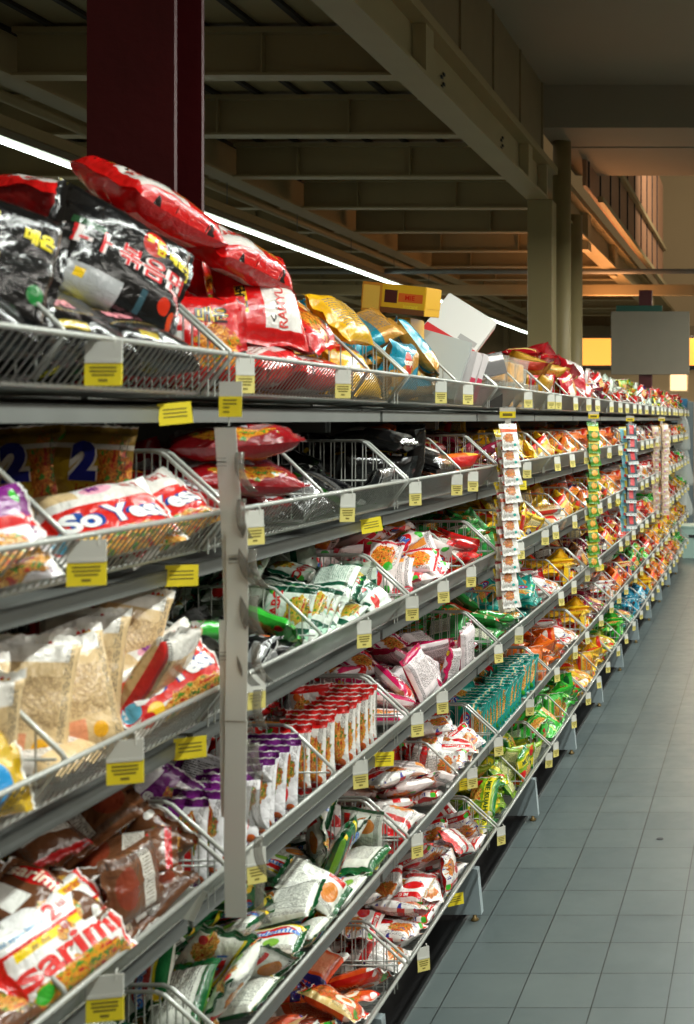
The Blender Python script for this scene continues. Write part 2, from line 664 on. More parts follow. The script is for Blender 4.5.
design('gold2', 'D', 'gold twin noodle pack with a blue numeral', (150, 118, 34),
       (('r', 0.28, 0.1, 0.72, 0.9, (196, 158, 40)), ('n', 0.5, 0.16, 0.4, 0.2, (120, 60, 20), (200, 100, 30), (220, 160, 60)), ('r', 0.28, 0, 0.4, 1, (176, 60, 30)), ('r', 0.8, 0, 0.84, 1, (206, 200, 190))),
       (('r', 0.1, 0.2, 0.6, 0.8, (196, 170, 90)), PRINT), outl('2', 0.7, 0.5, 0.062, (34, 40, 130), (232, 226, 214), rot=-PI / 2, bold=0.06, rim=0.08) + word('isi', 0.47, 0.5, 0.018, RED, rot=-PI / 2), rough=0.28, metal=0.25)
design('purple2', 'D', 'white and purple twin noodle pack', (222, 216, 220),
       (('r', 0, 0.62, 1, 1, (120, 34, 120)), ('n', 0.6, 0.2, 0.34, 0.26, *NOOD), ('d', 0.1, 0.5, 0.06, (200, 40, 40))), (PRINT, ('r', 0, 0, 0.08, 1, (120, 34, 120))),
       outl('2', 0.2, 0.5, 0.05, (34, 40, 130), W_, bold=0.05))
design('yellowblue', 'D', 'yellow and blue noodle bag', (196, 160, 24),
       (('e', 0.5, 0.3, 0.36, 0.3, (40, 140, 200)), ('n', 0.5, 0.32, 0.24, 0.2, *NOOD), ('r', 0.2, 0.7, 0.8, 0.86, W_)), (PRINT,))
design('indomie', 'S', 'white and green noodle packet with red label', (222, 224, 214),
       (('r', 0, 0, 0.1, 1, (20, 84, 44)), ('r', 0.9, 0, 1, 1, (20, 84, 44)), ('r', 0, 0.86, 1, 1, (24, 96, 48)), ('r', 0.1, 0.80, 0.9, 0.86, (220, 200, 40)),
        ('e', 0.6, 0.58, 0.3, 0.19, (200, 26, 24)), ('n', 0.3, 0.24, 0.2, 0.2, *NOOD), ('e', 0.62, 0.2, 0.1, 0.12, (120, 170, 60))),
       (('t', 0.12, 0.16, 0.56, 0.84, (120, 122, 116), 24), ('r', 0, 0, 0.07, 1, (20, 84, 44)), ('r', 0.93, 0, 1, 1, (20, 84, 44)), ('e', 0.75, 0.4, 0.13, 0.26, (200, 120, 40)), ('r', 0.62, 0.76, 0.9, 0.9, (200, 30, 26))),
       outl('Indomie', 0.6, 0.58, 0.021, (70, 130, 210), (236, 238, 240), bold=0.02, rim=0.06))
design('greendark', 'S', 'dark green and yellow noodle packet', (20, 92, 48),
       (('e', 0.5, 0.6, 0.34, 0.2, (200, 26, 24)), ('r', 0, 0.2, 1, 0.3, (220, 200, 40)), ('n', 0.5, 0.14, 0.3, 0.16, *NOOD), ('r', 0, 0.92, 1, 1, (120, 180, 50))), (('r', 0.12, 0.12, 0.88, 0.88, (214, 216, 206)), PRINT),
       outl('Indomie', 0.5, 0.6, 0.023, (70, 130, 210), (236, 238, 240), bold=0.02, rim=0.06))
design('purple', 'S', 'white and purple noodle packet', (222, 220, 222),
       (('r', 0, 0, 0.1, 1, (104, 30, 110)), ('r', 0.9, 0, 1, 1, (104, 30, 110)), ('d', -0.25, 0.78, 0.16, (112, 34, 116)), ('n', 0.62, 0.28, 0.24, 0.24, (130, 40, 20), (206, 90, 30), (190, 196, 60)), ('e', 0.3, 0.3, 0.14, 0.16, (206, 36, 40)), ('e', 0.2, 0.86, 0.09, 0.1, (100, 170, 220))),
       (PRINT, ('r', 0, 0, 0.12, 1, (104, 30, 110)), ('n', 0.8, 0.5, 0.12, 0.34, (130, 40, 20), (206, 90, 30), (190, 196, 60))),
       word('Mie', 0.5, 0.72, 0.024, W_, bold=0.03))
design('whitered', 'S', 'white noodle packet with red edges', (224, 220, 214),
       (('r', 0, 0, 0.12, 1, (200, 30, 28)), ('r', 0.88, 0, 1, 1, (200, 30, 28)), ('d', 0.2, 0.7, 0.12, (204, 34, 30)), ('n', 0.5, 0.28, 0.32, 0.26, (150, 70, 20), (220, 130, 40), (240, 190, 90))),
       (('r', 0, 0, 0.1, 1, (200, 30, 28)), ('r', 0.92, 0, 1, 1, (200, 30, 28)), ('t', 0.14, 0.14, 0.66, 0.86, (130, 126, 120), 24), ('n', 0.78, 0.4, 0.12, 0.3, (150, 70, 20), (220, 130, 40), (240, 190, 90))),
       word('Mie', 0.5, 0.78, 0.026, W_, bold=0.03))
design('pinkred', 'S', 'white and red noodle packet with orange picture', (228, 214, 212),
       (('d', 0.3, 0.62, 0.1, (210, 44, 60)), ('e', 0.26, 0.5, 0.17, 0.24, (214, 28, 28)), ('n', 0.66, 0.36, 0.22, 0.3, (200, 70, 20), (236, 130, 40), (246, 190, 80)), ('e', 0.5, 0.2, 0.08, 0.12, GRN), ('r', 0.94, 0, 1, 1, (210, 50, 60))),
       (PRINT, ('r', 0, 0, 0.1, 1, (210, 60, 76)), ('r', 0.72, 0.2, 0.92, 0.76, (236, 150, 60))),
       outl('Mie', 0.26, 0.5, 0.022, (70, 110, 200), W_))
design('magenta', 'S', 'white and magenta noodle packet', (226, 214, 216),
       (('r', 0, 0.74, 1, 1, (186, 24, 80)), ('r', 0, 0, 1, 0.1, (186, 24, 80)), ('n', 0.5, 0.36, 0.36, 0.24, (190, 60, 20), (230, 130, 50), (240, 200, 110)), ('e', 0.2, 0.6, 0.12, 0.16, (204, 30, 30))),
       (('r', 0, 0, 0.12, 1, (186, 24, 80)), PRINT), word('Mi Goreng', 0.55, 0.86, 0.016, W_, bold=0.02))
design('teal', 'S', 'teal noodle packet', (24, 138, 126),
       (('e', 0.52, 0.62, 0.3, 0.2, (196, 30, 34)), ('n', 0.5, 0.2, 0.38, 0.18, *NOOD), ('r', 0, 0.9, 1, 1, (80, 180, 160)), ('r', 0.0, 0.36, 1, 0.41, (220, 200, 140))),
       (('r', 0.14, 0.14, 0.6, 0.86, (120, 190, 176)), ('t', 0.16, 0.18, 0.58, 0.82, (20, 90, 84), 22), ('e', 0.77, 0.5, 0.12, 0.28, (214, 150, 60))),
       outl('Soto', 0.52, 0.62, 0.03, (50, 80, 180), W_))
design('yellowgreen', 'S', 'yellow-green noodle packet', (122, 160, 34),
       (('r', 0, 0.56, 1, 0.84, (226, 206, 44)), ('n', 0.5, 0.24, 0.34, 0.22, *NOOD), ('e', 0.16, 0.3, 0.1, 0.14, (200, 30, 30)), ('r', 0, 0.92, 1, 1, (30, 110, 50))),
       (('r', 0.1, 0.1, 0.6, 0.9, (220, 214, 150)), ('t', 0.12, 0.14, 0.58, 0.86, (70, 110, 40), 22), ('r', 0.7, 0.2, 0.9, 0.8, (226, 206, 44))),
       word('MIE KUAH', 0.5, 0.7, 0.018, (24, 80, 40), bold=0.03))
design('green', 'S', 'bright green noodle packet', (52, 172, 52),
       (('r', 0, 0.62, 1, 0.72, (190, 220, 120)), ('n', 0.55, 0.26, 0.3, 0.22, *NOOD), ('e', 0.25, 0.74, 0.16, 0.14, (20, 90, 40))), (('r', 0.14, 0.16, 0.6, 0.84, (190, 220, 170)), PRINT), word('Mie', 0.26, 0.74, 0.02, W_, bold=0.03))
design('goreng', 'S', 'orange noodle packet with fried egg picture', (206, 74, 28),
       (('r', 0, 0, 1, 0.12, (220, 190, 120)), ('n', 0.5, 0.4, 0.42, 0.3, (150, 50, 16), (214, 96, 30), (232, 140, 50)), ('e', 0.66, 0.42, 0.17, 0.22, (238, 226, 206)), ('e', 0.67, 0.42, 0.085, 0.11, (230, 120, 20)), ('e', 0.9, 0.3, 0.06, 0.12, (80, 140, 40)), ('r', 0, 0.9, 1, 1, (198, 30, 26))),
       (('r', 0, 0, 0.2, 1, W_), ('t', 0.3, 0.14, 0.8, 0.86, (240, 200, 160), 20), ('r', 0.85, 0, 1, 1, (44, 40, 110))),
       word('GORENG', 0.3, 0.78, 0.016, (246, 226, 190), bold=0.02))
design('redwhite', 'S', 'white noodle packet with red stripes and blue spots', (226, 222, 218),
       (('r', 0, 0.78, 1, 0.94, (200, 28, 30)), ('e', 0.3, 0.5, 0.2, 0.16, (202, 30, 30)), ('n', 0.7, 0.34, 0.22, 0.24, (140, 60, 20), (206, 110, 40), (230, 170, 90)), ('p', 9.0, 0.66, (50, 56, 140)), ('r', 0, 0, 0.05, 1, (206, 170, 120))),
       (('r', 0, 0, 0.14, 1, (200, 28, 30)), ('r', 0.3, 0, 0.44, 1, (200, 28, 30)), PRINT, ('n', 0.8, 0.5, 0.14, 0.34, (140, 60, 20), (206, 110, 40), (230, 170, 90))),
       word('Mi Goreng', 0.5, 0.86, 0.014, W_, bold=0.02))
design('yellow2', 'S', 'yellow noodle packet', (222, 178, 30),
       (('r', 0, 0.8, 1, 1, (206, 44, 26)), ('n', 0.6, 0.36, 0.3, 0.28, (180, 70, 20), (226, 130, 30), (240, 200, 90)), ('e', 0.2, 0.4, 0.12, 0.18, (236, 232, 224))), (('r', 0.14, 0.16, 0.6, 0.84, (236, 220, 160)), PRINT),
       outl('2', 0.2, 0.42, 0.036, (50, 40, 140), W_, bold=0.05))
design('abc', 'S', 'pale green noodle packet with dark green bands', (214, 226, 214),
       (('r', 0.3, 0, 0.44, 1, (18, 78, 56)), ('r', 0.9, 0, 1, 1, (18, 78, 56)), ('n', 0.68, 0.26, 0.2, 0.24, (170, 120, 30), (220, 180, 60), (110, 150, 50)), ('e', 0.16, 0.66, 0.11, 0.14, (202, 40, 34)), ('p', 5.0, 0.64, (160, 206, 180))),
       (('r', 0, 0, 0.12, 1, (18, 78, 56)), ('r', 0.62, 0, 0.72, 1, (18, 78, 56)), ('t', 0.18, 0.14, 0.58, 0.86, (90, 130, 110), 22)),
       word('Mi ABC', 0.64, 0.72, 0.02, (200, 36, 40), bold=0.03))
design('silver', 'S', 'silver and black checked noodle packet', (150, 152, 152),
       (('s', 0.0, 1.0, 9, 0.45, (24, 24, 28)), ('r', 0.0, 0.3, 1, 0.5, (20, 20, 22)), ('e', 0.8, 0.7, 0.12, 0.2, (120, 90, 150))), (PRINT, ('r', 0, 0, 0.3, 1, (20, 20, 22))), rough=0.22, metal=0.3)
design('blacknet', 'S', 'black noodle packet with white net print', (16, 16, 18),
       (('s', 0.0, 1.0, 12, 0.22, (170, 170, 168)), ('r', 0, 0.4, 1, 0.56, (16, 16, 18)), ('r', 0.0, 0.92, 1, 1, (60, 150, 50))), (('r', 0.2, 0.2, 0.8, 0.8, (60, 60, 62)), PRINT))
design('maroon', 'S', 'maroon noodle packet', (120, 20, 46),
       (('n', 0.6, 0.34, 0.26, 0.26, *NOOD), ('r', 0.1, 0.7, 0.9, 0.78, (226, 200, 160)), ('p', 6.0, 0.66, (206, 190, 200))), (('r', 0.14, 0.16, 0.6, 0.84, (206, 190, 190)), PRINT))
design('orange', 'S', 'orange noodle packet', (222, 104, 26),
       (('n', 0.5, 0.34, 0.34, 0.28, (190, 70, 20), (236, 140, 40), (246, 200, 100)), ('r', 0, 0.72, 1, 0.9, (214, 50, 24)), ('e', 0.2, 0.6, 0.12, 0.14, (236, 226, 214))), (('r', 0.14, 0.16, 0.6, 0.84, (240, 200, 150)), PRINT))
design('red', 'S', 'red noodle packet', (196, 26, 26),
       (('n', 0.6, 0.34, 0.26, 0.26, *NOOD), ('r', 0.08, 0.68, 0.7, 0.84, (232, 226, 214)), ('p', 6.0, 0.7, (236, 200, 60))), (('r', 0.14, 0.16, 0.6, 0.84, (230, 222, 212)), PRINT))
design('greenred', 'S', 'green and red noodle packet', (52, 150, 70),
       (('r', 0, 0.6, 1, 0.9, (206, 50, 34)), ('n', 0.55, 0.28, 0.32, 0.24, *NOOD), ('p', 5.0, 0.62, (236, 226, 190))), (('r', 0.14, 0.16, 0.6, 0.84, (226, 226, 200)), PRINT))
design('blue', 'S', 'turquoise packet', (30, 140, 170), (('n', 0.5, 0.4, 0.3, 0.3, (200, 200, 200), (120, 190, 210), (236, 236, 236)), ('p', 6.0, 0.6, (220, 230, 232))), (PRINT,))

# big bags
MP = dict(name='noodle_multipack', cat='noodle multipack')
design('blackhot', 'H', 'black noodle multipack', (13, 13, 14),
       (('e', 0.62, 0.76, 0.09, 0.12, (180, 30, 14)), ('r', 0.05, 0.0, 0.5, 0.26, (170, 172, 174)), ('r', 0.1, 0.6, 0.3, 0.66, (30, 70, 40)), ('e', 0.8, 0.26, 0.05, 0.08, (190, 40, 16)), ('e', 0.9, 0.2, 0.04, 0.09, (200, 60, 20)), ('r', 0.62, 0.08, 0.66, 0.3, (50, 80, 90)), ('r', 0.2, 0.14, 0.26, 0.22, (232, 190, 20))),
       (('r', 0.12, 0.14, 0.5, 0.86, (30, 30, 32)), ('t', 0.14, 0.18, 0.48, 0.82, (150, 150, 150), 26), ('r', 0.6, 0.16, 0.9, 0.34, (190, 190, 190)), ('e', 0.72, 0.62, 0.12, 0.16, (150, 60, 60)), ('r', 0.0, 0.97, 1, 1, (200, 180, 40))),
       outl('H-ㅏ볶음면', 0.47, 0.52, 0.038, (206, 34, 40), (238, 226, 224), bold=0.008, asp=1.1, rim=0.035) + word('화끈', 0.62, 0.78, 0.018, (240, 206, 30), bold=0.04) + word('한 매운맛!', 0.8, 0.72, 0.019, (232, 210, 24), bold=0.04)
       + outl('라면', 0.92, 0.4, 0.02, (206, 60, 70), (238, 220, 220), rot=0.0), rough=0.16, **MP)
design('blackalt', 'H', 'black noodle multipack with pink lettering', (13, 13, 14),
       (('r', 0.12, 0.24, 0.62, 0.5, (130, 110, 60)), ('r', 0.13, 0.26, 0.61, 0.48, (18, 14, 14)), ('e', 0.84, 0.3, 0.05, 0.07, (20, 110, 46)), ('r', 0.3, 0.06, 0.5, 0.12, (170, 150, 40))),
       (('t', 0.14, 0.18, 0.48, 0.82, (120, 120, 120), 26), ('r', 0.6, 0.16, 0.9, 0.34, (180, 180, 182)), ('r', 0.1, 0.88, 0.9, 0.94, (206, 206, 206))),
       word('볶음면', 0.37, 0.37, 0.026, (236, 150, 160), bold=0.04) + word('화끈한', 0.42, 0.74, 0.03, (232, 214, 30), bold=0.05) + word('매운', 0.8, 0.72, 0.022, (232, 214, 30), bold=0.05), rough=0.16, **MP)
design('redmulti', 'R', 'red noodle multipack', (190, 18, 18),
       (('r', 0.1, 0.1, 0.56, 0.56, (206, 202, 196)), ('n', 0.78, 0.4, 0.16, 0.26, (120, 40, 14), (210, 120, 30), (236, 180, 60)), ('p', 7.0, 0.68, (24, 20, 16)), ('r', 0.2, 0.76, 0.44, 0.88, (234, 190, 30))),
       (('r', 0.2, 0.12, 0.8, 0.88, (206, 204, 200)), ('t', 0.22, 0.14, 0.6, 0.6, (150, 130, 120), 18), ('r', 0.26, 0.68, 0.32, 0.84, (226, 130, 30)), ('r', 0.38, 0.68, 0.44, 0.84, (226, 130, 30)), ('r', 0.5, 0.68, 0.56, 0.84, (226, 130, 30)), ('r', 0.62, 0.68, 0.7, 0.84, (226, 130, 30))),
       word('신라면', 0.33, 0.82, 0.02, BLK, bold=0.05) + outl('매운', 0.75, 0.76, 0.03, (22, 20, 18), (236, 200, 40)) + outl('RAMYUN', 0.33, 0.34, 0.02, (190, 40, 30), W_), rough=0.16, **MP)
design('darkred', 'E', 'dark red noodle multipack with silver panel', (140, 14, 22),
       (('r', 0.1, 0.3, 0.6, 0.86, (186, 190, 192)), ('t', 0.13, 0.34, 0.57, 0.82, (120, 124, 126), 18), ('e', 0.8, 0.5, 0.07, 0.1, (30, 30, 90)), ('n', 0.5, 0.12, 0.3, 0.1, (190, 90, 20), (230, 170, 40), (120, 20, 20)), ('r', 0.72, 0.7, 0.94, 0.8, (220, 150, 40))),
       (('r', 0.12, 0.3, 0.9, 0.8, (190, 194, 196)), ('t', 0.14, 0.34, 0.88, 0.76, (130, 132, 134), 18)), word('Ramen', 0.8, 0.75, 0.018, BLK, bold=0.03), rough=0.16, **MP)
design('yellowbag', 'B', 'yellow snack-noodle bag', (222, 168, 22),
       (('r', 0.2, 0.2, 0.62, 0.62, (226, 222, 212)), ('n', 0.42, 0.36, 0.14, 0.14, (226, 130, 40), (240, 180, 60), (240, 120, 40)), ('e', 0.7, 0.78, 0.16, 0.1, (120, 180, 150)), ('r', 0.12, 0.76, 0.4, 0.9, (200, 40, 30))), (PRINT, ('r', 0.7, 0.2, 0.9, 0.8, (236, 226, 206))),
       word('Ramen', 0.7, 0.78, 0.018, (180, 40, 60), bold=0.03), **MP)
design('tealbag', 'B', 'teal and gold noodle bag', (18, 132, 156),
       (('d', 0.6, 0.1, 0.14, (186, 134, 56)), ('e', 0.66, 0.4, 0.1, 0.22, (200, 50, 34)), ('r', 0, 0.86, 1, 1, (190, 140, 60))), (('r', 0, 0, 0.34, 1, (186, 134, 56)), PRINT), word('Laksa', 0.66, 0.4, 0.018, (236, 226, 206), bold=0.03), rough=0.18, metal=0.15, **MP)
design('blackbag', 'B', 'black noodle bag with white and yellow print', (15, 14, 14),
       (('e', 0.5, 0.5, 0.14, 0.2, (226, 222, 214)), ('e', 0.56, 0.54, 0.07, 0.09, (232, 190, 40)), ('r', 0.2, 0.76, 0.8, 0.84, (222, 180, 40)), ('n', 0.5, 0.14, 0.3, 0.12, (60, 30, 14), (120, 70, 30), (170, 110, 50))), (PRINT, ('r', 0.6, 0.6, 0.9, 0.9, (180, 180, 180))), rough=0.16, **MP)
design('orangebag', 'B', 'orange noodle bag with clear side', (214, 98, 22),
       (('n', 0.5, 0.44, 0.36, 0.34, (190, 80, 14), (236, 150, 30), (246, 190, 60)), ('r', 0, 0.86, 1, 1, (190, 26, 20))), (PRINT, ('r', 0.0, 0, 0.3, 1, (230, 180, 60))), **MP)
design('goldbag', 'B', 'gold noodle bag', (186, 138, 40), (('n', 0.5, 0.44, 0.36, 0.34, (150, 90, 20), (206, 150, 50), (236, 200, 110)), ('r', 0, 0.8, 1, 1, (170, 50, 30))), (PRINT,), rough=0.22, metal=0.2, **MP)
design('redbag', 'B', 'red noodle bag with white panel', (170, 18, 30),
       (('r', 0.2, 0.2, 0.7, 0.6, (226, 216, 206)), ('n', 0.72, 0.4, 0.16, 0.22, *NOOD), ('p', 7.0, 0.68, (232, 210, 190)), ('r', 0.1, 0.8, 0.8, 0.9, (226, 200, 120))), (('r', 0.14, 0.14, 0.5, 0.86, (222, 210, 204)), PRINT), **MP)

_wr = {}


def wrapper(key):
    if key not in _wr:
        d = DES[key]
        _wr[key] = film('wrapper_' + key, d['base'], d['front'], d['back'], d['rough'], d['metal'], 0.38 if key.startswith('black') else 0.62)
    return _wr[key]


_inkm = {}


def ink(c):
    if c not in _inkm:
        _inkm[c] = plain('ink_%d_%d_%d' % c, c, 0.25, coat=0.2)
    return _inkm[c]


_pm = {}


def pack_mesh(key, variant, level):
    """level 'h' close-up with lettering, 'm' mid with lettering, 'l' far without."""
    k = (key, variant, level)
    if k in _pm:
        return _pm[k]
    d = DES[key]
    nu, nv = {'h': (34, 22), 'm': (24, 16), 'l': (12, 8)}[level]
    seed = sum(ord(c) * (i + 3) for i, c in enumerate(key)) * 7 + variant
    mats = [wrapper(key)]
    ws = []
    if level != 'l':
        cols = []
        for w in d['words']:
            if w[4] not in cols:
                cols.append(w[4])
        mats += [ink(c) for c in cols]
        ws = [(w[0], w[1], w[2], w[3], 1 + cols.index(w[4])) + tuple(w[5:]) for w in d['words']]
    g = pack_geo(SIZES[d['cls']], nu, nv, seed, 1.0, ws)
    _pm[k] = (g, mats, None)
    return _pm[k]


_pme = {}


def pack_me(key, variant, level):
    k = (key, variant, level)
    if k not in _pme:
        (vs, fs, uv, mi), mats, _ = pack_mesh(key, variant, level)
        _pme[k] = mesh('wrapper_' + key, vs, fs, mats, uv, mi, smooth=True)
    return _pme[k]

# ---------------------------------------------------------------- materials of the place
M_WIRE = plain('white_wire', (164, 166, 160), 0.35, 0.15, coat=0.2)
M_SHELF = plain('grey_shelf_steel', (112, 115, 112), 0.42, 0.2, var=0.06)
M_BACK = plain('dark_back_panel', (62, 60, 56), 0.6, var=0.1)
M_BRACKET = plain('pale_grey_bracket', (158, 172, 176), 0.4, 0.1)
M_KICK = plain('black_kick_plate', (14, 14, 15), 0.4, var=0.2)
M_FOOT = plain('brass_foot', (120, 100, 60), 0.4, 0.5)
M_BEAM = plain('cream_painted_steel', (158, 142, 104), 0.5, var=0.06, vscale=2.0)
M_DECK = plain('ceiling_deck', (150, 132, 92), 0.6, var=0.05, vscale=1.0)
M_DECKRIB = plain('deck_joint', (40, 33, 22), 0.7)
M_PLASTER = plain('soffit_plaster', (142, 132, 112), 0.8, var=0.06, vscale=0.8)
M_FASCIA = plain('fascia_panel', (128, 110, 78), 0.6, var=0.05)
M_COLUMN = plain('column_paint', (140, 126, 86), 0.5, var=0.06, vscale=3)
M_REDCOL = plain('dark_red_paint', (58, 5, 9), 0.5, var=0.12, vscale=5, bump=0.2, spec=0.25)
M_WALL = plain('beige_wall', (176, 154, 118), 0.8, var=0.05, vscale=0.6)
M_LOUVRE = plain('brown_louvre', (160, 118, 88), 0.6, var=0.1)
M_CARDW = plain('white_card', (206, 206, 198), 0.45)
M_TAGY = plain('yellow_paper', (244, 222, 44), 0.5)
M_TAGP = plain('pale_yellow_paper', (222, 208, 120), 0.5)
M_INK = plain('grey_print', (120, 108, 40), 0.6)
M_INKG = plain('faint_print', (150, 148, 140), 0.6)
M_CLEAR = clear('clear_plastic', (120, 116, 106), 0.5, 0.08)
M_BAG = clear('thin_bag_film', (214, 222, 218), 0.5, 0.2)
M_BOARD = plain('grey_board', (122, 116, 100), 0.6, var=0.03)
M_GREENB = plain('dark_green_board', (20, 74, 60), 0.5)
M_MAROON = plain('maroon_paint', (74, 22, 22), 0.5)
M_LAMPBODY = plain('lamp_housing', (150, 146, 130), 0.45, 0.2)
M_TUBE = emit('lamp_tube', (236, 255, 240), 7.0)
M_ORANGE = emit('orange_lit_panel', (255, 176, 72), 1.25)
M_WARMLIT = emit('warm_lit_panel', (255, 222, 178), 0.65)
M_BLUE = plain('blue_board', (34, 104, 150), 0.5)
M_STEELB = plain('blue_grey_steel', (104, 122, 132), 0.45, 0.2)
M_DARK = plain('dark_grey', (38, 38, 40), 0.6)
M_CRATE = plain('pale_teal_plastic', (168, 200, 190), 0.45)


def floor_mat():
    b = NB('grey_floor_tiles')
    tc = b.n('ShaderNodeTexCoord').outputs['Object']
    sx = b.n('ShaderNodeSeparateXYZ')
    b.put(sx.inputs[0], tc)
    xs = b.math('DIVIDE', b.math('ADD', sx.outputs[0], 0.275 + 100 * 0.2126), 0.2126)
    ys = b.math('DIVIDE', b.math('ADD', sx.outputs[1], 100 * 0.2126 - 0.0085), 0.2126)
    fx, fy = b.math('FRACT', xs), b.math('FRACT', ys)
    gx = b.math('GREATER_THAN', b.math('ABSOLUTE', b.math('SUBTRACT', fx, 0.5)), 0.4915)
    gy = b.math('GREATER_THAN', b.math('ABSOLUTE', b.math('SUBTRACT', fy, 0.5)), 0.4915)
    g = b.math('MAXIMUM', gx, gy)
    cx = b.n('ShaderNodeCombineXYZ')
    b.put(cx.inputs[0], b.math('FLOOR', xs))
    b.put(cx.inputs[1], b.math('FLOOR', ys))
    wn = b.n('ShaderNodeTexWhiteNoise')
    b.put(wn.inputs['Vector'], cx.outputs[0])
    f, _ = b.noise(tc, 5.0, 5.0)
    tone = b.math('ADD', b.math('MULTIPLY', wn.outputs['Value'], 0.35), b.math('MULTIPLY', f, 0.65))
    c = b.ramp(tone, [(0.2, lin((76, 86, 87))), (0.8, lin((90, 99, 98)))])
    b.put(b.bsdf.inputs['Base Color'], b.mix(g, c, lin((30, 33, 33))))
    f2, _ = b.noise(tc, 14.0, 3.0)
    b.put(b.bsdf.inputs['Roughness'], b.math('MULTIPLY_ADD', f2, 0.18, 0.26))
    b.bump(b.math('SUBTRACT', 1.0, g), 0.35, 0.002)
    return b.m


def structure_piece(name, mb, mats, smooth=False):
    return tag(mb.build(name, mats, None, smooth), kind='structure')


# ---------------------------------------------------------------- shell
structure_piece('floor', MB().box(-12, 6, -3, 26, GZ - 0.1, GZ), floor_mat())
structure_piece('wall_far', MB().box(-12, 6, 26, 26.2, GZ, 9), M_WALL)
structure_piece('wall_left', MB().box(-12.2, -12, -3, 26, GZ, 9), M_WALL)
mb = MB()
mb.box(-12, -1.9, 1.5, 26, 3.80, 3.86)
mb.cur = 1
x = -11.9
while x < -2.1:
    mb.box(x, x + 0.035, 1.5, 26, 3.775, 3.80)
    x += 0.29
structure_piece('ceiling', mb, [M_DECK, M_DECKRIB])
# mezzanine soffit with its edge beam
mb = MB()
mb.box(-1.95, 4, 2, 10.7, 4.495, 4.7)
mb.box(-1.99, 4, 10.7, 12.8, 4.12, 4.7)
mb.box(-1.99, 4, 11.45, 11.5, 4.11, 4.125)
structure_piece('ceiling_mezzanine', mb, M_PLASTER)
mb = MB()
mb.box(-2.02, -1.95, 2, 10.7, 3.83, 4.55)
for k in range(9):
    mb.box(-1.95, -1.935, 3.0 + k * 0.95, 3.03 + k * 0.95, 3.84, 4.49)
structure_piece('wall_fascia', mb, M_FASCIA)


def ibeam_y(mb, x0, x1, y0, y1, z0, z1, tf=0.022, tw=0.014):
    mb.box(x0, x1, y0, y1, z0, z0 + tf)
    mb.box(x0, x1, y0, y1, z1 - tf, z1)
    mb.box((x0 + x1) / 2 - tw / 2, (x0 + x1) / 2 + tw / 2, y0, y1, z0 + tf, z1 - tf)


mb = MB()
ibeam_y(mb, -2.108, -1.914, 2.0, 10.75, 3.5, 3.83)
for y in (4.6, 6.9, 9.9, 10.72):
    mb.box(-2.0, -1.922, y, y + 0.16 if y < 10 else y + 0.03, 3.522, 3.808)
mb.cur = 1
for y in (5.6, 7.5, 9.2):
    for k in range(4):
        mb.box(-2.0, -1.9915, y + 0.05 * (k % 2), y + 0.035 + 0.05 * (k % 2), 3.60 + 0.03 * k, 3.617 + 0.03 * k)
structure_piece('main_beam', mb, [M_BEAM, M_DARK])
mb = MB()
ibeam_y(mb, -2.108, -1.914, 11.6, 22, 3.5, 3.83)
for y in (13.2, 15.6):
    mb.box(-2.0, -1.92, y, y + 0.25, 3.40, 3.808)
structure_piece('main_beam_beyond', mb, M_BEAM)
mb = MB()
ibeam_y(mb, -4.45, -4.26, 2.5, 24, 3.5, 3.83)
structure_piece('side_beam', mb, M_BEAM)
structure_piece('trim_tube', MB().tube([(-4.52, 3, 3.47), (-4.52, 24, 3.47)], 0.035, 12), M_BEAM, True)
structure_piece('trim_lamp_rail', MB().box(-4.47, -4.37, 3, 24.6, 3.232, 3.30), M_BEAM)
mb = MB()
ibeam_y(mb, -6.9, -6.7, 2.5, 24, 3.5, 3.83)
structure_piece('outer_beam', mb, M_BEAM)
for k in range(12):
    y = 6.94 + 1.435 * k
    mb = MB()
    for xa, xb in ((-4.26, -2.108), (-6.7, -4.45), (-11.9, -6.9)):
        mb.box(xa, xb, y - 0.06, y + 0.06, 3.50, 3.516)
        mb.box(xa, xb, y - 0.06, y + 0.06, 3.745, 3.775)
        mb.box(xa, xb, y - 0.006, y + 0.006, 3.516, 3.745)
        n = int((xb - xa) / 0.9)
        for j in range(n):
            mb.box(xa + 0.5 + j * 0.9, xa + 0.512 + j * 0.9, y - 0.05, y, 3.516, 3.745)
    structure_piece('cross_beam', mb, M_BEAM)
# columns
mb = MB().box(-2.10, -1.88, 10.75, 10.97, GZ, 3.5, 0.008)
structure_piece('square_column', mb, M_COLUMN)
mb = MB().lathe([(0.083, GZ), (0.083, 4.12)], 28, (-1.877, 11.25, 0))
structure_piece('round_column', mb, M_COLUMN, True)
mb = MB().lathe([(0.085, GZ), (0.085, 3.60)], 24, (-1.915, 12.2, 0))
structure_piece('drain_pipe_column', mb, M_COLUMN, True)
mb = MB().box(-1.722, -1.50, 3.09, 3.105, GZ, 3.8)
mb.box(-1.722, -1.50, 3.24, 3.255, GZ, 3.8)
mb.box(-1.618, -1.604, 3.105, 3.24, GZ, 3.8)
structure_piece('red_column', mb, M_REDCOL)
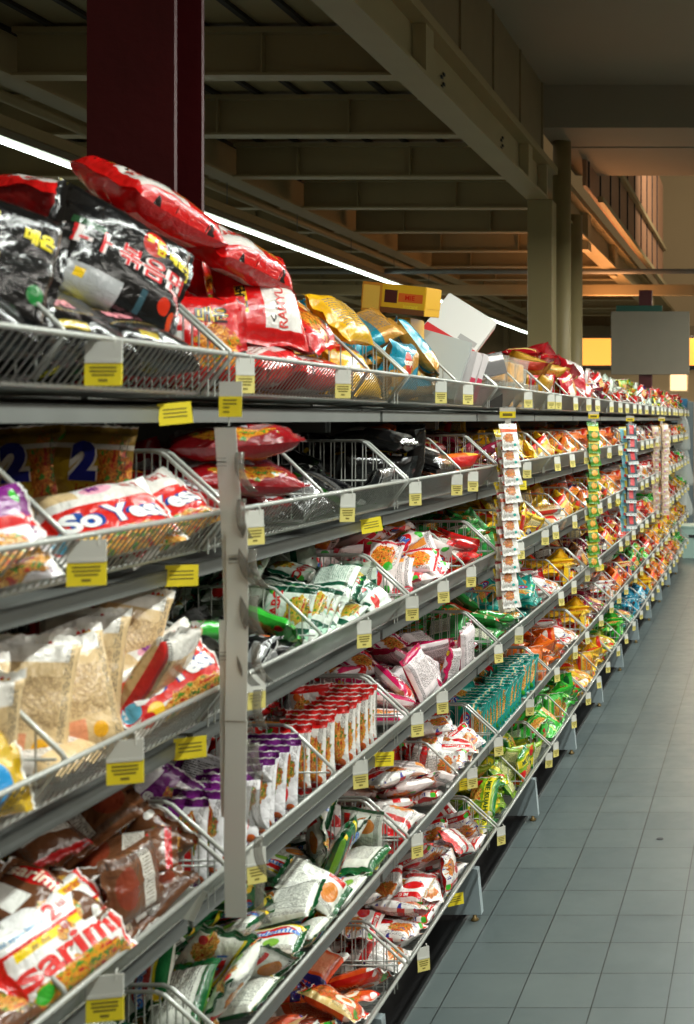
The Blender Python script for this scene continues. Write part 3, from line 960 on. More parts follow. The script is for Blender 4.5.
# louvred upper wall, its rail and mullions
mb = MB()
mb.box(-1.80, -1.76, 12.0, 21, 3.86, 5.6)
mb.cur = 1
for k in range(10):
    mb.box(-1.76, -1.745, 12.1 + k * 0.85, 12.13 + k * 0.85, 3.86, 5.6)
mb.cur = 2
mb.box(-1.76, -1.70, 12.8, 21, 4.46, 4.52)
mb.box(-1.76, -1.70, 12.8, 21, 3.84, 3.90)
structure_piece('wall_louvred', mb, [M_LOUVRE, M_DARK, M_BEAM])
mb = MB().tube([(-6.5, 14, 3.26), (4, 14, 3.26)], 0.03, 10)
structure_piece('trim_pipe', mb, M_SHELF, True)
mb = MB().box(-6.5, 4, 15, 15.1, 3.09, 3.22, 0.004)
structure_piece('lintel_beam', mb, M_BEAM)
mb = MB().box(-12, 6, 25.2, 25.4, 2.85, 3.5)
for k in range(8):
    mb.box(-12 + k * 2.2, -11.9 + k * 2.2, 25.1, 25.2, 2.85, 3.5)
structure_piece('trim_bulkhead', mb, M_FASCIA)

# ---------------------------------------------------------------- lamps


def lamp_row(x, z, y0, y1, label, group):
    n = int(round((y1 - y0) / 1.5))
    for k in range(n):
        t = empty('strip_lamp', (x, y0 + 1.5 * k, z), label[0] + (label[1][k] if k < len(label[1]) else label[1][-1]), 'strip lamp', group)
        MB().prism([(-0.045, 0.0), (0.045, 0.0), (0.03, 0.05), (-0.03, 0.05)], 'y', 0.0, 1.49).build('housing', M_LAMPBODY, t)
        m = MB().tube([(0, 0.02, -0.014), (0, 1.47, -0.014)], 0.017, 10)
        m.build('tube', M_TUBE, t, True)
        MB().tube([(0, 0.4, 0.05), (0, 0.4, 3.775 - z)], 0.004, 6).build('hanging_rod', M_SHELF, t)


ORD = ['first', 'second', 'third', 'fourth', 'fifth', 'sixth', 'seventh', 'eighth', 'ninth', 'tenth', 'eleventh', 'twelfth', 'thirteenth', 'fourteenth',
       'fifteenth', 'sixteenth', 'seventeenth', 'eighteenth', 'nineteenth', 'twentieth'] + ['%d%s' % (k, {1: 'st', 2: 'nd', 3: 'rd'}.get(k % 10, 'th')) for k in range(21, 90)]
lamp_row(-4.42, 3.18, 6.6, 24.6, ('glowing strip lamp hung below the side beam, ', [o + ' from the near end' for o in ORD]), 'strip lamps in a line under the side beam')
lamp_row(0.35, 3.25, 0.0, 12.0, ('strip lamp above the tiled aisle, ', [o + ' along the aisle' for o in ORD]), 'strip lamps over the aisle')


def area(name, loc, sx, sy, power, col, rot=(0, 0, 0), spread=180):
    l = bpy.data.lights.new(name, 'AREA')
    l.shape = 'RECTANGLE'
    l.size, l.size_y = sx, sy
    l.energy = power
    l.color = col
    l.spread = math.radians(spread)
    o = bpy.data.objects.new(name, l)
    o.location = loc
    o.rotation_euler = rot
    COL.objects.link(o)
    return o


for k in range(4):
    area('aisle_lamp_light', (0.35, 1.5 + 3.0 * k, 3.205), 0.09, 2.9, 95, (0.95, 1.0, 0.93))
for k in range(4):
    area('side_lamp_light', (-4.42, 8.5 + 4.0 * k, 3.14), 0.08, 3.9, 45, (0.95, 1.0, 0.93))
for k in range(4):
    area('far_aisle_light', (-8.2, 5.0 + 5.0 * k, 3.14), 0.1, 4.6, 200, (1.0, 0.97, 0.88))
    area('next_aisle_light', (3.4, 2.0 + 5.0 * k, 3.3), 0.1, 4.6, 170, (1.0, 0.97, 0.88))
area('far_lamp_light', (-0.6, 19.5, 3.3), 1.2, 4.0, 200, (1.0, 0.80, 0.55))
area('upper_wall_fill', (0.6, 17.5, 5.6), 3.0, 1.0, 190, (1.0, 0.86, 0.68), (math.radians(75), 0, math.radians(20)))  # added fill, no fixture: brightens the far upper wall and louvres
area('beam_glow_fill', (-1.9, 15.0, 2.75), 0.5, 4.0, 60, (1.0, 0.42, 0.16), (math.radians(180), 0, 0))  # added orange uplight that tints the beam undersides, not part of the sign
w = bpy.data.worlds.new('World')
SC.world = w
w.use_nodes = True
w.node_tree.nodes['Background'].inputs[0].default_value = (1.0, 0.86, 0.62, 1)
w.node_tree.nodes['Background'].inputs[1].default_value = 0.16

# ---------------------------------------------------------------- shelving
ROWW = ['top row', 'second row', 'third row', 'fourth row', 'fifth row', 'bottom row']


def bayw(y):
    b = int(math.floor(y))
    if b <= 1:
        return 'before the long white strip'
    return {2: 'just past the long white strip', 3: 'just before the white sachet strip', 4: 'just past the white sachet strip', 5: 'just before the green sachet strip',
            6: 'just past the green sachet strip'}.get(b, '%s section past the green sachet strip' % ORD[b - 6])


NB_ = 13
bays = []
t = empty('shelving_unit', (0, 1, 0), 'grey steel shelving unit ' + bayw(1), 'shelving', 'shelving units in a run along the aisle')
kids = []
p = MB().box(XB - 0.03, XB, 0.017, 0.999, GZ + 0.02, 1.76)
kids.append((p.build('back_panel', M_BACK, t), []))
for T in TOPS:
    p = MB()
    p.box(XB, XF - 0.068, 0.017, 0.998, T - 0.092, T - 0.088)
    p.box(XF - 0.074, XF - 0.068, 0.017, 0.998, T - 0.113, T - 0.088)
    p.box(XB, XF - 0.2, 0.018, 0.026, T - 0.14, T - 0.092)
    p.box(XB, XF - 0.2, 0.989, 0.997, T - 0.14, T - 0.092)
    kids.append((p.build('shelf', M_SHELF, t), []))
p = MB().box(XB - 0.03, XB + 0.012, 0.0, 0.016, GZ + 0.005, 1.74)
kids.append((p.build('upright', M_SHELF, t), []))
kids.append((MB().box(XF - 0.21, XF - 0.20, 0.031, 0.998, GZ + 0.004, 0.09).box(XF - 0.20, XF - 0.105, 0.0, 1.0, GZ + 0.0005, GZ + 0.008).box(XF - 0.112, XF - 0.105, 0.0, 1.0, GZ + 0.008, GZ + 0.016).build('kick_plate', M_KICK, t), []))
# base bracket: tapered foot plate reaching forward under the basket, with a levelling foot
p = MB().prism([(XF - 0.20, GZ + 0.021), (XF - 0.052, GZ + 0.021), (XF - 0.066, 0.072), (XF - 0.082, 0.074), (XF - 0.088, 0.094), (XF - 0.20, 0.094)], 'y', 0.0, 0.03)
br = p.build('base_bracket', M_BRACKET, t)
ft = MB().lathe([(0.012, 0.0), (0.014, 0.004), (0.008, 0.01), (0.005, 0.021)], 12, (XF - 0.075, 0.006, GZ)).build('levelling_foot', M_FOOT, br, True)
kids.append((br, [(ft, [])]))
bays.append(t)
for b in range(2, NB_ + 1):
    c = clone(t, kids)
    c.location = (0, b, 0)
    c['label'] = 'grey steel shelving unit ' + bayw(b)

# wire baskets
t = empty('wire_basket', (0, 1, TOPS[0]), 'white wire basket, ' + ROWW[0] + ' ' + bayw(1), 'wire basket', 'wire baskets on the shelving')
kids = []
XR, XL, ZL = XF, XF - 0.05, -0.064
p = MB()
p.tube([(XR, 0.012, 0), (XR, 0.988, 0)], 0.0042, 8)
kids.append((p.build('front_rail', M_WIRE, t, True), []))
p = MB()
p.tube([(XL, 0.012, ZL), (XL, 0.988, ZL)], 0.0036, 8)
p.tube([(XB + 0.02, 0.012, ZL - 0.012), (XB + 0.02, 0.988, ZL - 0.012)], 0.0032, 6)
p.tube([(-1.12, 0.012, ZL - 0.0095), (-1.12, 0.988, ZL - 0.0095)], 0.0028, 6)
kids.append((p.build('lower_rail', M_WIRE, t, True), []))
p = MB()
for k in range(60):
    y = 0.02 + 0.96 * k / 59
    p.tube([(XR + 0.001, y, 0.0), (XL, y, ZL - 0.003), (XB + 0.02, y, ZL - 0.010)], 0.0014, 4, False)
kids.append((p.build('wire_grid', M_WIRE, t, True), []))
p = MB()
for k in range(38):
    y = 0.02 + 0.96 * k / 37
    p.tube([(XB + 0.02, y, ZL - 0.01), (XB + 0.02, y, 0.085)], 0.0014, 4, False)
p.tube([(XB + 0.02, 0.012, 0.085), (XB + 0.02, 0.988, 0.085)], 0.003, 6)
kids.append((p.build('back_grid', M_WIRE, t, True), []))


def side_panel(y, top=0.098):
    p = MB()
    r = 0.0036
    p.tube([(XB + 0.02, y, ZL - 0.008), (XB + 0.02, y, top), (XF - 0.115, y, top), (XF - 0.10, y, top - 0.006), (XF - 0.006, y, 0.006), (XF - 0.002, y, -0.002), (XL, y, ZL)], r, 8)
    p.tube([(XB + 0.02, y, 0.0), (XF - 0.02, y, 0.0)], 0.002, 6)
    x_ = XB + 0.045
    while x_ < XF - 0.02:
        zt = top if x_ < XF - 0.105 else top - (x_ - (XF - 0.105)) * 0.95
        p.tube([(x_, y, ZL - 0.006), (x_, y, zt)], 0.0015, 4, False)
        x_ += 0.026
    return p


for y in (0.012, 0.988):
    kids.append((side_panel(y).build('side_panel', M_WIRE, t, True), []))
first = True
for b in range(1, NB_ + 1):
    for r in range(6):
        c = t if first else clone(t, kids)
        first = False
        c.location = (0, b, TOPS[r])
        c['label'] = 'white wire basket, ' + ROWW[r] + ' ' + bayw(b)
# mid dividers
p = MB()
p.tube([(XB + 0.03, 0, -0.055), (XB + 0.03, 0, 0.098), (XF - 0.115, 0, 0.098), (XF - 0.10, 0, 0.092), (XF - 0.013, 0, 0.008), (XF - 0.009, 0, 0.001), (XL + 0.002, 0, -0.055), (XB + 0.03, 0, -0.055)], 0.0036, 8)
p.tube([(XB + 0.03, 0, 0.0), (XF - 0.02, 0, 0.0)], 0.002, 6)
x_ = XB + 0.055
while x_ < XF - 0.025:
    p.tube([(x_, 0, -0.055), (x_, 0, 0.098 if x_ < XF - 0.105 else 0.098 - (x_ - (XF - 0.105)) * 0.95)], 0.0015, 4, False)
    x_ += 0.026
div_me = p.mesh('wire_divider', M_WIRE, True)
DIVS = [(0, 1.545), (1, 1.545), (2, 1.545), (3, 1.545), (4, 1.545), (0, 2.73), (0, 3.5), (1, 2.445), (1, 3.555), (2, 2.435), (2, 3.595), (3, 2.515), (4, 3.53), (5, 4.51), (1, 4.49), (2, 4.49), (3, 4.49), (0, 4.49)]
for b in range(5, NB_ + 1):
    for r in range(6):
        DIVS.append((r, b + 0.495))
for r, y in DIVS:
    o = link('wire_divider', div_me)
    o.location = (0, y, TOPS[r])
    tag(o, 'white wire divider inside the %s basket %s' % (ROWW[r], bayw(y)), 'wire divider', 'wire dividers in the baskets')

EXPOSURE = -0.1
SURVEY = 0
NEAR = [
    (1,0,-11969,11378,16490,1000,27,-6), (1,0,-10135,13929,16490,-757,653,7), (1,0,-11724,12533,17236,-96,-456,-775), (1,0,-10235,11259,17193,491,749,-444),
    (1,0,-11966,14336,16735,101,-190,20), (1,0,-10000,15150,17550,499,344,245), (1,0,-10100,14600,17000,177,226,530), (3,0,-10000,18750,17850,459,423,242),
    (1,0,-12375,16600,16954,7,-892,-1), (1,0,-11739,18515,16777,700,-670,50), (1,0,-10453,16782,16490,1000,25,-6), (25,0,-12000,20500,19000,-31,112,660),
    (1,0,-10100,17000,16850,159,189,587), (1,0,-10000,18600,16750,125,147,653), (25,0,-12293,25295,16480,35,44,706), (25,0,-11829,23327,16696,130,-158,713),
    (25,0,-10031,25722,16472,27,19,688), (25,0,-11764,21538,16699,326,96,254), (25,0,-10360,21151,16886,632,198,224), (25,0,-10044,23316,16486,-718,694,29),
    (25,0,-11918,22851,17628,37,-59,-998), (25,0,-11748,25428,17290,23,-989,18), (25,0,-11713,26738,17535,322,-644,608), (25,0,-10329,25763,17657,60,259,61),
    (25,0,-11848,21279,17975,-972,-81,-185), (25,0,-11743,23659,18346,583,745,-244), (25,0,-12403,25578,18563,701,655,267), (25,0,-10216,24397,17997,428,-140,825),
    (25,0,-10900,21600,19300,89,221,578), (25,0,-10450,23800,18750,130,220,605), (34,0,-11827,28067,16604,-367,-9,-9), (34,0,-12380,28935,16694,-244,-245,-667),
    (34,0,-11982,28991,17493,-180,-223,-957), (34,0,-11026,28920,17868,-43,327,15), (34,0,-10527,28646,16644,654,-619,-294), (34,0,-9999,28670,17849,656,-647,-275),
    (34,0,-9715,28600,16659,330,332,625), (31,0,-12198,33474,16383,-2,-998,18), (31,0,-12127,31480,16353,-586,-810,-10), (31,0,-9982,33557,16374,787,615,45),
    (31,0,-11335,34069,16868,-35,82,3), (31,0,-10455,32323,16595,-499,822,136), (31,0,-9398,31458,16791,-505,502,-495), (31,0,-10879,33728,17507,960,199,-195),
    (31,0,-10828,31615,16916,243,-21,-487), (31,0,-12174,32783,17306,462,804,338), (31,0,-12201,31081,17049,-994,-1,-110), (31,0,-10439,31217,17653,-840,-409,-113),
    (31,0,-12442,32414,18153,677,705,57), (31,0,-12211,31376,17749,110,-108,-988), (31,0,-9749,34091,17443,881,84,-443), (10,0,-11698,52055,16354,1000,-16,11),
    (10,0,-11133,50726,16758,-598,9,-12), (10,0,-9555,51814,16736,-578,608,-395), (10,0,-11771,53800,16361,8,-26,-718), (10,0,-12193,52326,16994,0,1000,-27),
    (24,0,-10690,54038,16742,321,-104,941), (24,0,-9932,52940,16766,-551,-273,350), (10,0,-12107,51055,17443,826,-9,154), (10,0,-10485,51570,17079,-535,436,-229),
    (24,0,-12616,54015,16897,-511,5,860), (10,0,-12222,52367,17722,-650,-753,-83), (10,0,-10578,52998,17600,900,261,44), (10,0,-10603,53837,17854,309,-894,319),
    (24,0,-11886,57626,16364,469,882,-36), (10,0,-10194,56281,16382,-283,957,-48), (10,0,-10457,58535,16412,-37,53,264), (24,0,-12389,57811,16998,-34,-21,707),
    (24,0,-12066,55621,16752,849,-56,-12), (24,0,-11047,56408,17031,921,239,14), (24,0,-10781,57527,17378,-2,-51,1), (10,0,-10540,58630,17572,186,-779,598),
    (10,0,-12185,56169,17570,960,-15,180), (24,0,-11086,59304,17174,-340,-562,-584), (24,0,-12516,58849,17882,892,14,448), (24,0,-12174,57067,17868,-254,-110,59),
    (24,0,-9418,57801,16995,520,345,591), (9,1,-11286,10599,14134,703,3,3), (9,1,-11265,11193,14135,720,14,13), (9,1,-11293,11806,14127,766,20,17),
    (9,1,-11416,12429,14106,809,1,1), (9,1,-11320,13075,14091,828,27,19), (9,1,-11387,14002,13978,389,19,28), (9,1,-11558,14788,13996,428,7,2),
    (22,1,-12749,12004,14072,-382,389,-599), (22,1,-12727,14310,14104,-377,-464,623), (22,1,-10924,13459,14856,943,-292,-9), (22,1,-9526,12444,14120,632,463,367),
    (22,1,-9369,11003,14381,-23,707,23), (22,1,-9825,14347,13870,-691,-683,156), (9,1,-10300,14900,14450,572,-371,584), (22,1,-9550,14400,14000,462,197,462),
    (29,1,-11353,17137,13739,31,-14,-109), (29,1,-11753,18798,13739,31,-12,-49), (29,1,-12581,17445,13939,687,665,240), (9,1,-10700,19250,14460,531,-438,535),
    (9,1,-11600,19000,14440,523,-447,591), (9,1,-12500,19200,14440,532,-447,517), (29,1,-9750,18000,14000,356,131,485), (29,1,-9650,19050,13980,370,60,579),
    (8,1,-10459,23407,13794,23,999,-16), (8,1,-11823,21443,13794,-2,-34,-992), (8,1,-11955,23522,14083,240,39,-970), (8,1,-10174,21103,14159,-149,-47,-987),
    (8,1,-11987,22142,14413,94,-413,-906), (8,1,-9850,22500,14470,94,85,431), (8,1,-9750,22300,15080,40,-17,243), (4,1,-12433,27129,13670,8,63,998),
    (4,1,-10220,26706,13662,-39,8,-618), (28,1,-11150,25420,13841,340,157,371), (4,1,-11865,27915,13798,917,352,-97), (4,1,-11591,26079,13668,-56,-24,383),
    (4,1,-12235,29136,13667,-5,28,-1000), (4,1,-9277,28964,13918,-617,617,-345), (4,1,-12383,25256,13913,838,-241,-135), (4,1,-12618,28302,14111,-103,68,704),
    (4,1,-11067,28963,13733,-697,-699,120), (4,1,-10162,27927,13729,-66,-91,-968), (4,1,-12116,26231,14065,-7,-25,-514), (4,1,-10140,28964,13825,-689,-696,203),
    (4,1,-11728,25508,14463,13,9,572), (28,1,-11136,27078,14021,92,-34,-819), (4,1,-10294,25152,13833,20,227,-5), (28,1,-12097,29018,14264,-202,-102,-681),
    (4,1,-9600,25513,13892,640,-644,-312), (4,1,-9785,26981,13995,959,27,-265), (4,1,-12449,27045,14316,-72,-126,6), (4,1,-12501,25930,14574,260,-224,-934),
    (4,1,-11153,28164,14279,-48,-72,-302), (4,1,-10986,29051,14347,-84,289,707), (28,1,-10521,25551,14356,-730,-658,184), (2,1,-12104,32785,13780,802,-597,0),
    (2,1,-11746,31215,13979,-131,949,-280), (2,1,-11751,34299,13980,-173,-137,-806), (2,1,-10040,31248,14040,-375,-91,244), (2,1,-9674,32746,14400,587,247,-711),
    (2,1,-10132,34219,13878,-988,20,151), (2,1,-10672,32115,14307,-46,126,926), (2,1,-12010,31410,14645,960,-145,193), (2,1,-11788,34749,14556,957,-7,22),
    (2,1,-9576,34343,14424,147,178,683), (2,1,-9958,31313,14977,998,-22,-55), (19,1,-10071,36500,13781,-8,1000,-13), (19,1,-9973,38041,13974,813,505,168),
    (24,1,-11531,38501,13867,-925,348,-46), (19,1,-11326,36678,14008,659,673,257), (19,1,-12487,38600,14294,-681,688,-162), (24,1,-12357,36900,14073,8,-305,-7),
    (24,1,-11096,38722,14641,-54,75,-704), (19,1,-12226,37314,14935,6,986,29), (17,1,-11796,42503,13662,-2,-40,866), (17,1,-12559,41365,13685,56,-4,-737),
    (17,1,-11741,44064,13680,-708,-703,-46), (17,1,-10049,42329,13654,384,923,10), (17,1,-10857,41218,13660,-795,604,18), (17,1,-12560,42145,14325,-3,-949,-12),
    (17,1,-12647,43389,13794,-190,-82,702), (17,1,-12414,44076,14162,701,-700,99), (17,1,-10854,43438,13754,-125,67,-873), (17,1,-9795,41102,13891,-56,-44,-997),
    (17,1,-9391,44059,13981,-472,585,-513), (17,1,-9275,42944,14167,660,27,-750), (17,1,-11566,40844,13947,-3,996,79), (17,1,-11849,42733,14475,-801,599,-4),
    (17,1,-11151,42394,14044,14,65,-208), (17,1,-11259,41112,14421,666,745,-12), (17,1,-11541,44258,14256,21,-966,99), (17,1,-9832,42086,14296,-313,902,-128),
    (17,1,-12477,41025,14197,52,-195,-15), (17,1,-10380,41359,14377,253,-153,-688), (17,1,-10897,41444,14825,-654,-746,80), (17,1,-10532,42961,14280,552,-815,-63),
    (17,1,-11379,42811,14881,-851,518,86), (17,1,-10272,44248,13861,-260,0,-966), (17,1,-12210,41639,14781,-20,-109,672), (17,1,-10277,44153,14352,234,-43,967),
    (33,1,-12263,46918,13653,927,-376,-2), (33,1,-11015,46625,13736,171,92,413), (33,1,-11627,48794,13656,-863,-504,4), (33,1,-12228,45550,13668,60,-2,0),
    (33,1,-10588,49151,13817,36,208,-8), (33,1,-11180,47806,13806,163,106,-148), (33,1,-10291,45737,13711,108,77,698), (33,1,-12460,47848,13983,157,-37,-987),
    (33,1,-12452,47082,14261,32,969,194), (33,1,-12625,48255,14549,-692,-665,-276), (33,1,-9735,45959,14081,-888,-460,7), (33,1,-12339,45882,14120,853,502,-10),
    (33,1,-12364,48714,14066,69,939,-291), (33,1,-9970,47135,13721,-137,81,-526), (33,1,-12290,49273,14194,-234,-436,-675), (33,1,-9437,48938,14104,618,-604,-211),
    (33,1,-10453,46657,14188,70,-20,-902), (33,1,-9818,48772,13897,-517,-744,337), (33,1,-9860,47655,14111,219,-891,258), (33,1,-11167,46917,14349,-294,19,780),
    (33,1,-12451,47569,14819,81,-130,-14), (33,1,-12608,49381,14894,-389,-426,-570), (33,1,-12593,46797,14772,404,255,-641), (33,1,-11260,47423,14606,-316,-34,707),
    (33,1,-10906,45535,14135,275,147,-949), (33,1,-10270,48623,14585,102,-13,726), (33,1,-11670,45556,14538,3,-998,-41), (33,1,-11043,48654,14334,-977,-64,136),
    (7,2,-10638,13534,10919,8,-11,-32), (7,2,-12433,12793,10909,-711,-703,-8), (35,2,-10193,10948,11048,975,3,-12), (35,2,-10985,12502,11169,-815,524,166),
    (35,2,-12217,11007,10909,1000,-1,4), (7,2,-9526,11717,11664,-123,-549,-462), (7,2,-9681,14591,11536,-235,-544,-322), (7,2,-10963,14449,11228,-235,186,698),
    (7,2,-12302,14600,11190,961,-14,271), (7,2,-11917,11659,11446,-2,-29,-413), (7,2,-9777,12747,11655,-313,-740,-117), (35,2,-9550,14000,11350,498,254,431),
    (7,2,-9850,14800,11600,-308,-725,-280), (7,2,-10850,17954,10919,11,-8,288), (7,2,-12120,18842,11366,324,-99,543), (29,2,-10037,16346,10914,1000,3,14),
    (7,2,-11564,16788,11083,248,-114,-434), (7,2,-12861,17223,11314,500,490,499), (7,2,-11589,18462,11677,392,42,235), (7,2,-11734,16713,11670,49,-285,446),
    (7,2,-9528,18986,11449,3,-484,2), (7,2,-10000,16300,11650,-394,-682,-231), (7,2,-9850,17150,11580,-247,-760,-245), (7,2,-10200,18000,11750,-412,-646,-297),
    (7,2,-10100,19000,12000,-400,-666,-163), (29,2,-9500,19150,11450,454,158,543), (28,2,-11294,23651,10841,42,-18,1), (12,2,-12578,23455,10842,31,6,706),
    (12,2,-11973,21794,10847,-30,52,-886), (12,2,-11041,22402,10981,970,92,-222), (12,2,-11639,20884,10977,149,122,18), (28,2,-10286,21250,10833,885,-466,-2),
    (28,2,-11416,23458,11358,-248,927,173), (28,2,-12374,22316,11162,927,243,180), (12,2,-10936,20849,11251,-4,-995,-40), (28,2,-9680,22667,11065,-786,-570,-104),
    (28,2,-9942,23421,10876,-741,664,58), (12,2,-11753,20849,11635,73,-213,16), (28,2,-11017,21934,11444,19,235,-1), (28,2,-12617,23462,11297,-62,-21,706),
    (12,2,-12466,22107,11676,969,13,212), (28,2,-9639,22046,11287,45,132,-990), (28,2,-12257,23765,11915,333,16,-6), (12,2,-10199,21536,11687,794,582,34),
    (28,2,-12112,23167,11967,275,237,-694), (12,2,-12768,20970,11281,1,-505,-3), (12,2,-9698,23652,11521,-23,-940,294), (28,2,-12522,22627,12130,-267,-118,956),
    (28,2,-10457,22917,11431,-250,80,864), (28,2,-9667,20908,11447,-117,352,695), (0,2,-9748,24773,11379,475,-411,538), (0,2,-9673,25344,11413,401,-258,624),
    (0,2,-9658,25839,11240,276,-357,546), (0,2,-9762,26415,11094,184,-227,682), (0,2,-9584,27100,11007,126,-181,601), (0,2,-9646,28099,10843,-20,-40,700),
    (0,2,-12432,25125,10863,67,37,2), (0,2,-11032,27751,10835,677,-736,-8), (0,2,-11251,25274,10948,-654,-737,-58), (0,2,-12339,26290,10843,-43,-14,-3),
    (0,2,-12599,29337,11317,384,414,-559), (0,2,-10796,26376,10873,-740,-666,-61), (0,2,-12231,25040,11283,123,16,-2), (0,2,-10669,28952,10910,976,-179,102),
    (0,2,-12319,25789,11787,-341,-650,-584), (0,2,-11057,26868,11349,-60,-56,723), (0,2,-9814,29412,11348,-408,533,451), (0,2,-12281,27371,10859,997,-34,63),
    (0,2,-11072,29152,11250,-80,78,994), (0,2,-9841,27550,11586,192,-92,33), (0,2,-12825,27788,11323,-630,586,-394), (0,2,-10627,25402,11199,-524,-784,90),
    (0,2,-10456,28090,11336,-43,222,-959), (0,2,-12305,26480,11257,997,-15,-29), (0,2,-10652,26455,11768,706,-695,-119), (0,2,-11561,29367,11881,-118,826,548),
    (0,2,-9553,28591,11549,315,-113,942), (0,2,-12434,25033,11742,172,-12,-2), (0,2,-11505,28758,11772,-294,-856,-405), (0,2,-11045,25204,11738,175,954,239),
    (0,2,-12070,27704,11375,-757,-641,-124), (0,2,-12159,26592,11686,-34,-153,-987), (0,2,-12326,28566,11197,-455,-819,-346), (0,2,-12152,24999,12207,-977,0,1),
    (0,2,-12412,26598,12139,-162,-33,-16), (0,2,-11428,27627,11775,-50,101,-805), (0,2,-9612,27026,11863,-667,-708,-187), (0,2,-12427,27979,11970,23,157,543),
    (0,2,-10929,25182,12231,86,-218,698), (0,2,-10729,27798,12022,-110,87,-695), (20,2,-12431,35152,10842,18,-36,999), (20,2,-11299,33078,10848,-60,9,-156),
    (20,2,-12434,32227,10862,-2,-998,56), (20,2,-12130,31136,10842,-17,-25,-999), (20,2,-12429,31661,11268,38,34,5), (20,2,-12623,33879,10848,-44,41,-706),
    (20,2,-9808,32690,10864,768,-637,-13), (20,2,-10973,35252,10845,54,-8,0), (20,2,-9595,31238,10875,-78,-79,696), (20,2,-11705,34988,11224,57,-8,106),
    (20,2,-10458,31173,10958,-532,810,-196), (20,2,-12030,33736,11192,-981,-177,33), (20,2,-9905,35239,10977,-979,15,197), (20,2,-10893,34217,11366,-218,-393,-716),
    (20,2,-10233,33893,10929,-121,-52,-274), (20,2,-11398,33322,11467,61,-293,952), (20,2,-11584,30798,11234,-31,-966,-219), (20,2,-10791,31249,11558,-31,190,883),
    (20,2,-9658,34020,11409,-97,142,-985), (20,2,-12617,34842,11425,-239,-272,719), (20,2,-12675,31076,11775,-641,-661,132), (20,2,-9442,32270,11299,-50,-4,-712),
    (20,2,-9782,34762,11492,-722,414,297), (20,2,-12624,32444,11434,-200,283,648), (20,2,-11201,34839,11618,45,43,97), (20,2,-11204,32257,11107,-338,-899,-260),
    (20,2,-9560,31250,11481,-746,612,136), (20,2,-9729,33398,11622,251,-1,48), (20,2,-11673,31692,11763,-136,-199,-759), (20,2,-10266,32272,11679,29,-171,-978),
    (20,2,-9771,30704,11777,388,-323,588), (20,2,-9999,33252,12113,-118,-253,885), (20,2,-11753,30647,11871,76,-508,856), (20,2,-11607,35575,11861,-77,694,712),
    (20,2,-10986,32542,11875,79,-226,-900), (20,2,-10786,34334,12093,818,558,28), (20,2,-11911,34899,12143,300,-11,-401), (20,2,-9879,35457,11694,94,-843,503),
    (20,2,-12675,34060,11719,-651,706,-33), (20,2,-10741,34838,12503,471,882,-27), (20,2,-12581,32976,11920,-722,175,-390), (20,2,-11499,33695,12335,212,931,123),
    (20,2,-10971,32936,12238,967,20,199), (20,2,-12477,34285,12362,160,-63,-611), (20,2,-11800,31752,12223,-118,211,843), (23,2,-12623,38632,10845,45,34,706),
    (23,2,-12426,37409,10858,74,25,11), (23,2,-11900,38812,11059,-330,-915,83), (23,2,-9666,36837,10842,-14,-38,706), (23,2,-11253,39152,11128,16,-947,47),
    (23,2,-10965,36651,10857,998,-1,22), (23,2,-12428,37890,11321,19,-15,-6), (23,2,-10040,38481,10888,-273,-956,-92), (23,2,-11126,37782,10912,885,442,-138),
    (23,2,-10048,39443,11331,-142,-700,-698), (23,2,-12346,37823,11756,-95,-995,9), (23,2,-9821,36769,11266,-997,-13,-73), (23,2,-12443,36737,11064,202,198,-673),
    (23,2,-11051,38237,11360,104,150,23), (23,2,-11095,36947,11390,152,-42,-131), (23,2,-9625,37766,11185,8,999,17), (23,2,-10134,36630,11691,-991,0,3),
    (23,2,-11725,36613,11589,-973,-27,-143), (23,2,-12858,36740,12135,159,664,-38), (23,2,-9863,38372,11516,-22,-198,-813), (23,2,-12412,39204,11682,936,-29,198),
    (23,2,-12030,36828,12036,-9,-147,705), (23,2,-11786,38213,12101,868,-440,75), (23,2,-10838,37760,11823,-48,-4,995), (23,2,-10725,38870,11674,-23,257,936),
    (14,2,-11862,40557,11161,-34,-749,661), (14,2,-12398,41378,10861,-43,31,-40), (14,2,-11429,42301,10864,-69,-18,-78), (14,2,-11020,43847,10842,23,-16,81),
    (14,2,-12450,44034,10833,705,709,0), (14,2,-12619,44062,11271,30,-20,707), (14,2,-11125,42868,11189,754,653,-68), (14,2,-9681,43991,10842,-12,-38,714),
    (14,2,-12463,42516,11006,-134,-163,18), (14,2,-12384,42818,11410,91,-150,-982), (14,2,-11435,43924,11367,885,-423,-65), (14,2,-12412,41493,11312,100,25,994),
    (14,2,-9632,42363,10852,-47,-50,708), (14,2,-12621,43058,11754,-68,-163,-688), (14,2,-9646,41577,11179,544,801,250), (14,2,-11923,44055,11865,716,689,-23),
    (14,2,-9765,42994,11226,26,-120,-697), (14,2,-11350,41442,11316,616,-759,-174), (14,2,-10423,40848,11712,-991,-7,-123), (14,2,-10581,41122,10841,20,-40,-638),
    (14,2,-10797,43474,11754,917,-113,-290), (14,2,-10302,42152,11542,-612,782,-98), (14,2,-10226,40999,11326,-69,-58,990), (14,2,-11546,41184,11826,58,-10,710),
    (14,2,-12722,43991,11959,126,-331,-625), (14,2,-10661,44475,11472,-559,196,410), (14,2,-10512,41839,11995,-82,-19,675), (14,2,-9783,43916,11369,490,851,-130),
    (33,2,-12052,45497,10942,-11,-219,-976), (33,2,-11042,46372,10833,977,-211,-2), (33,2,-10879,49036,10857,30,-73,-993), (33,2,-12433,49109,10842,-18,36,-999),
    (33,2,-9914,47262,10847,0,-58,996), (33,2,-12347,46771,10887,989,-108,85), (33,2,-12400,45458,11630,642,609,-289), (33,2,-12619,46640,11302,-8,-74,703),
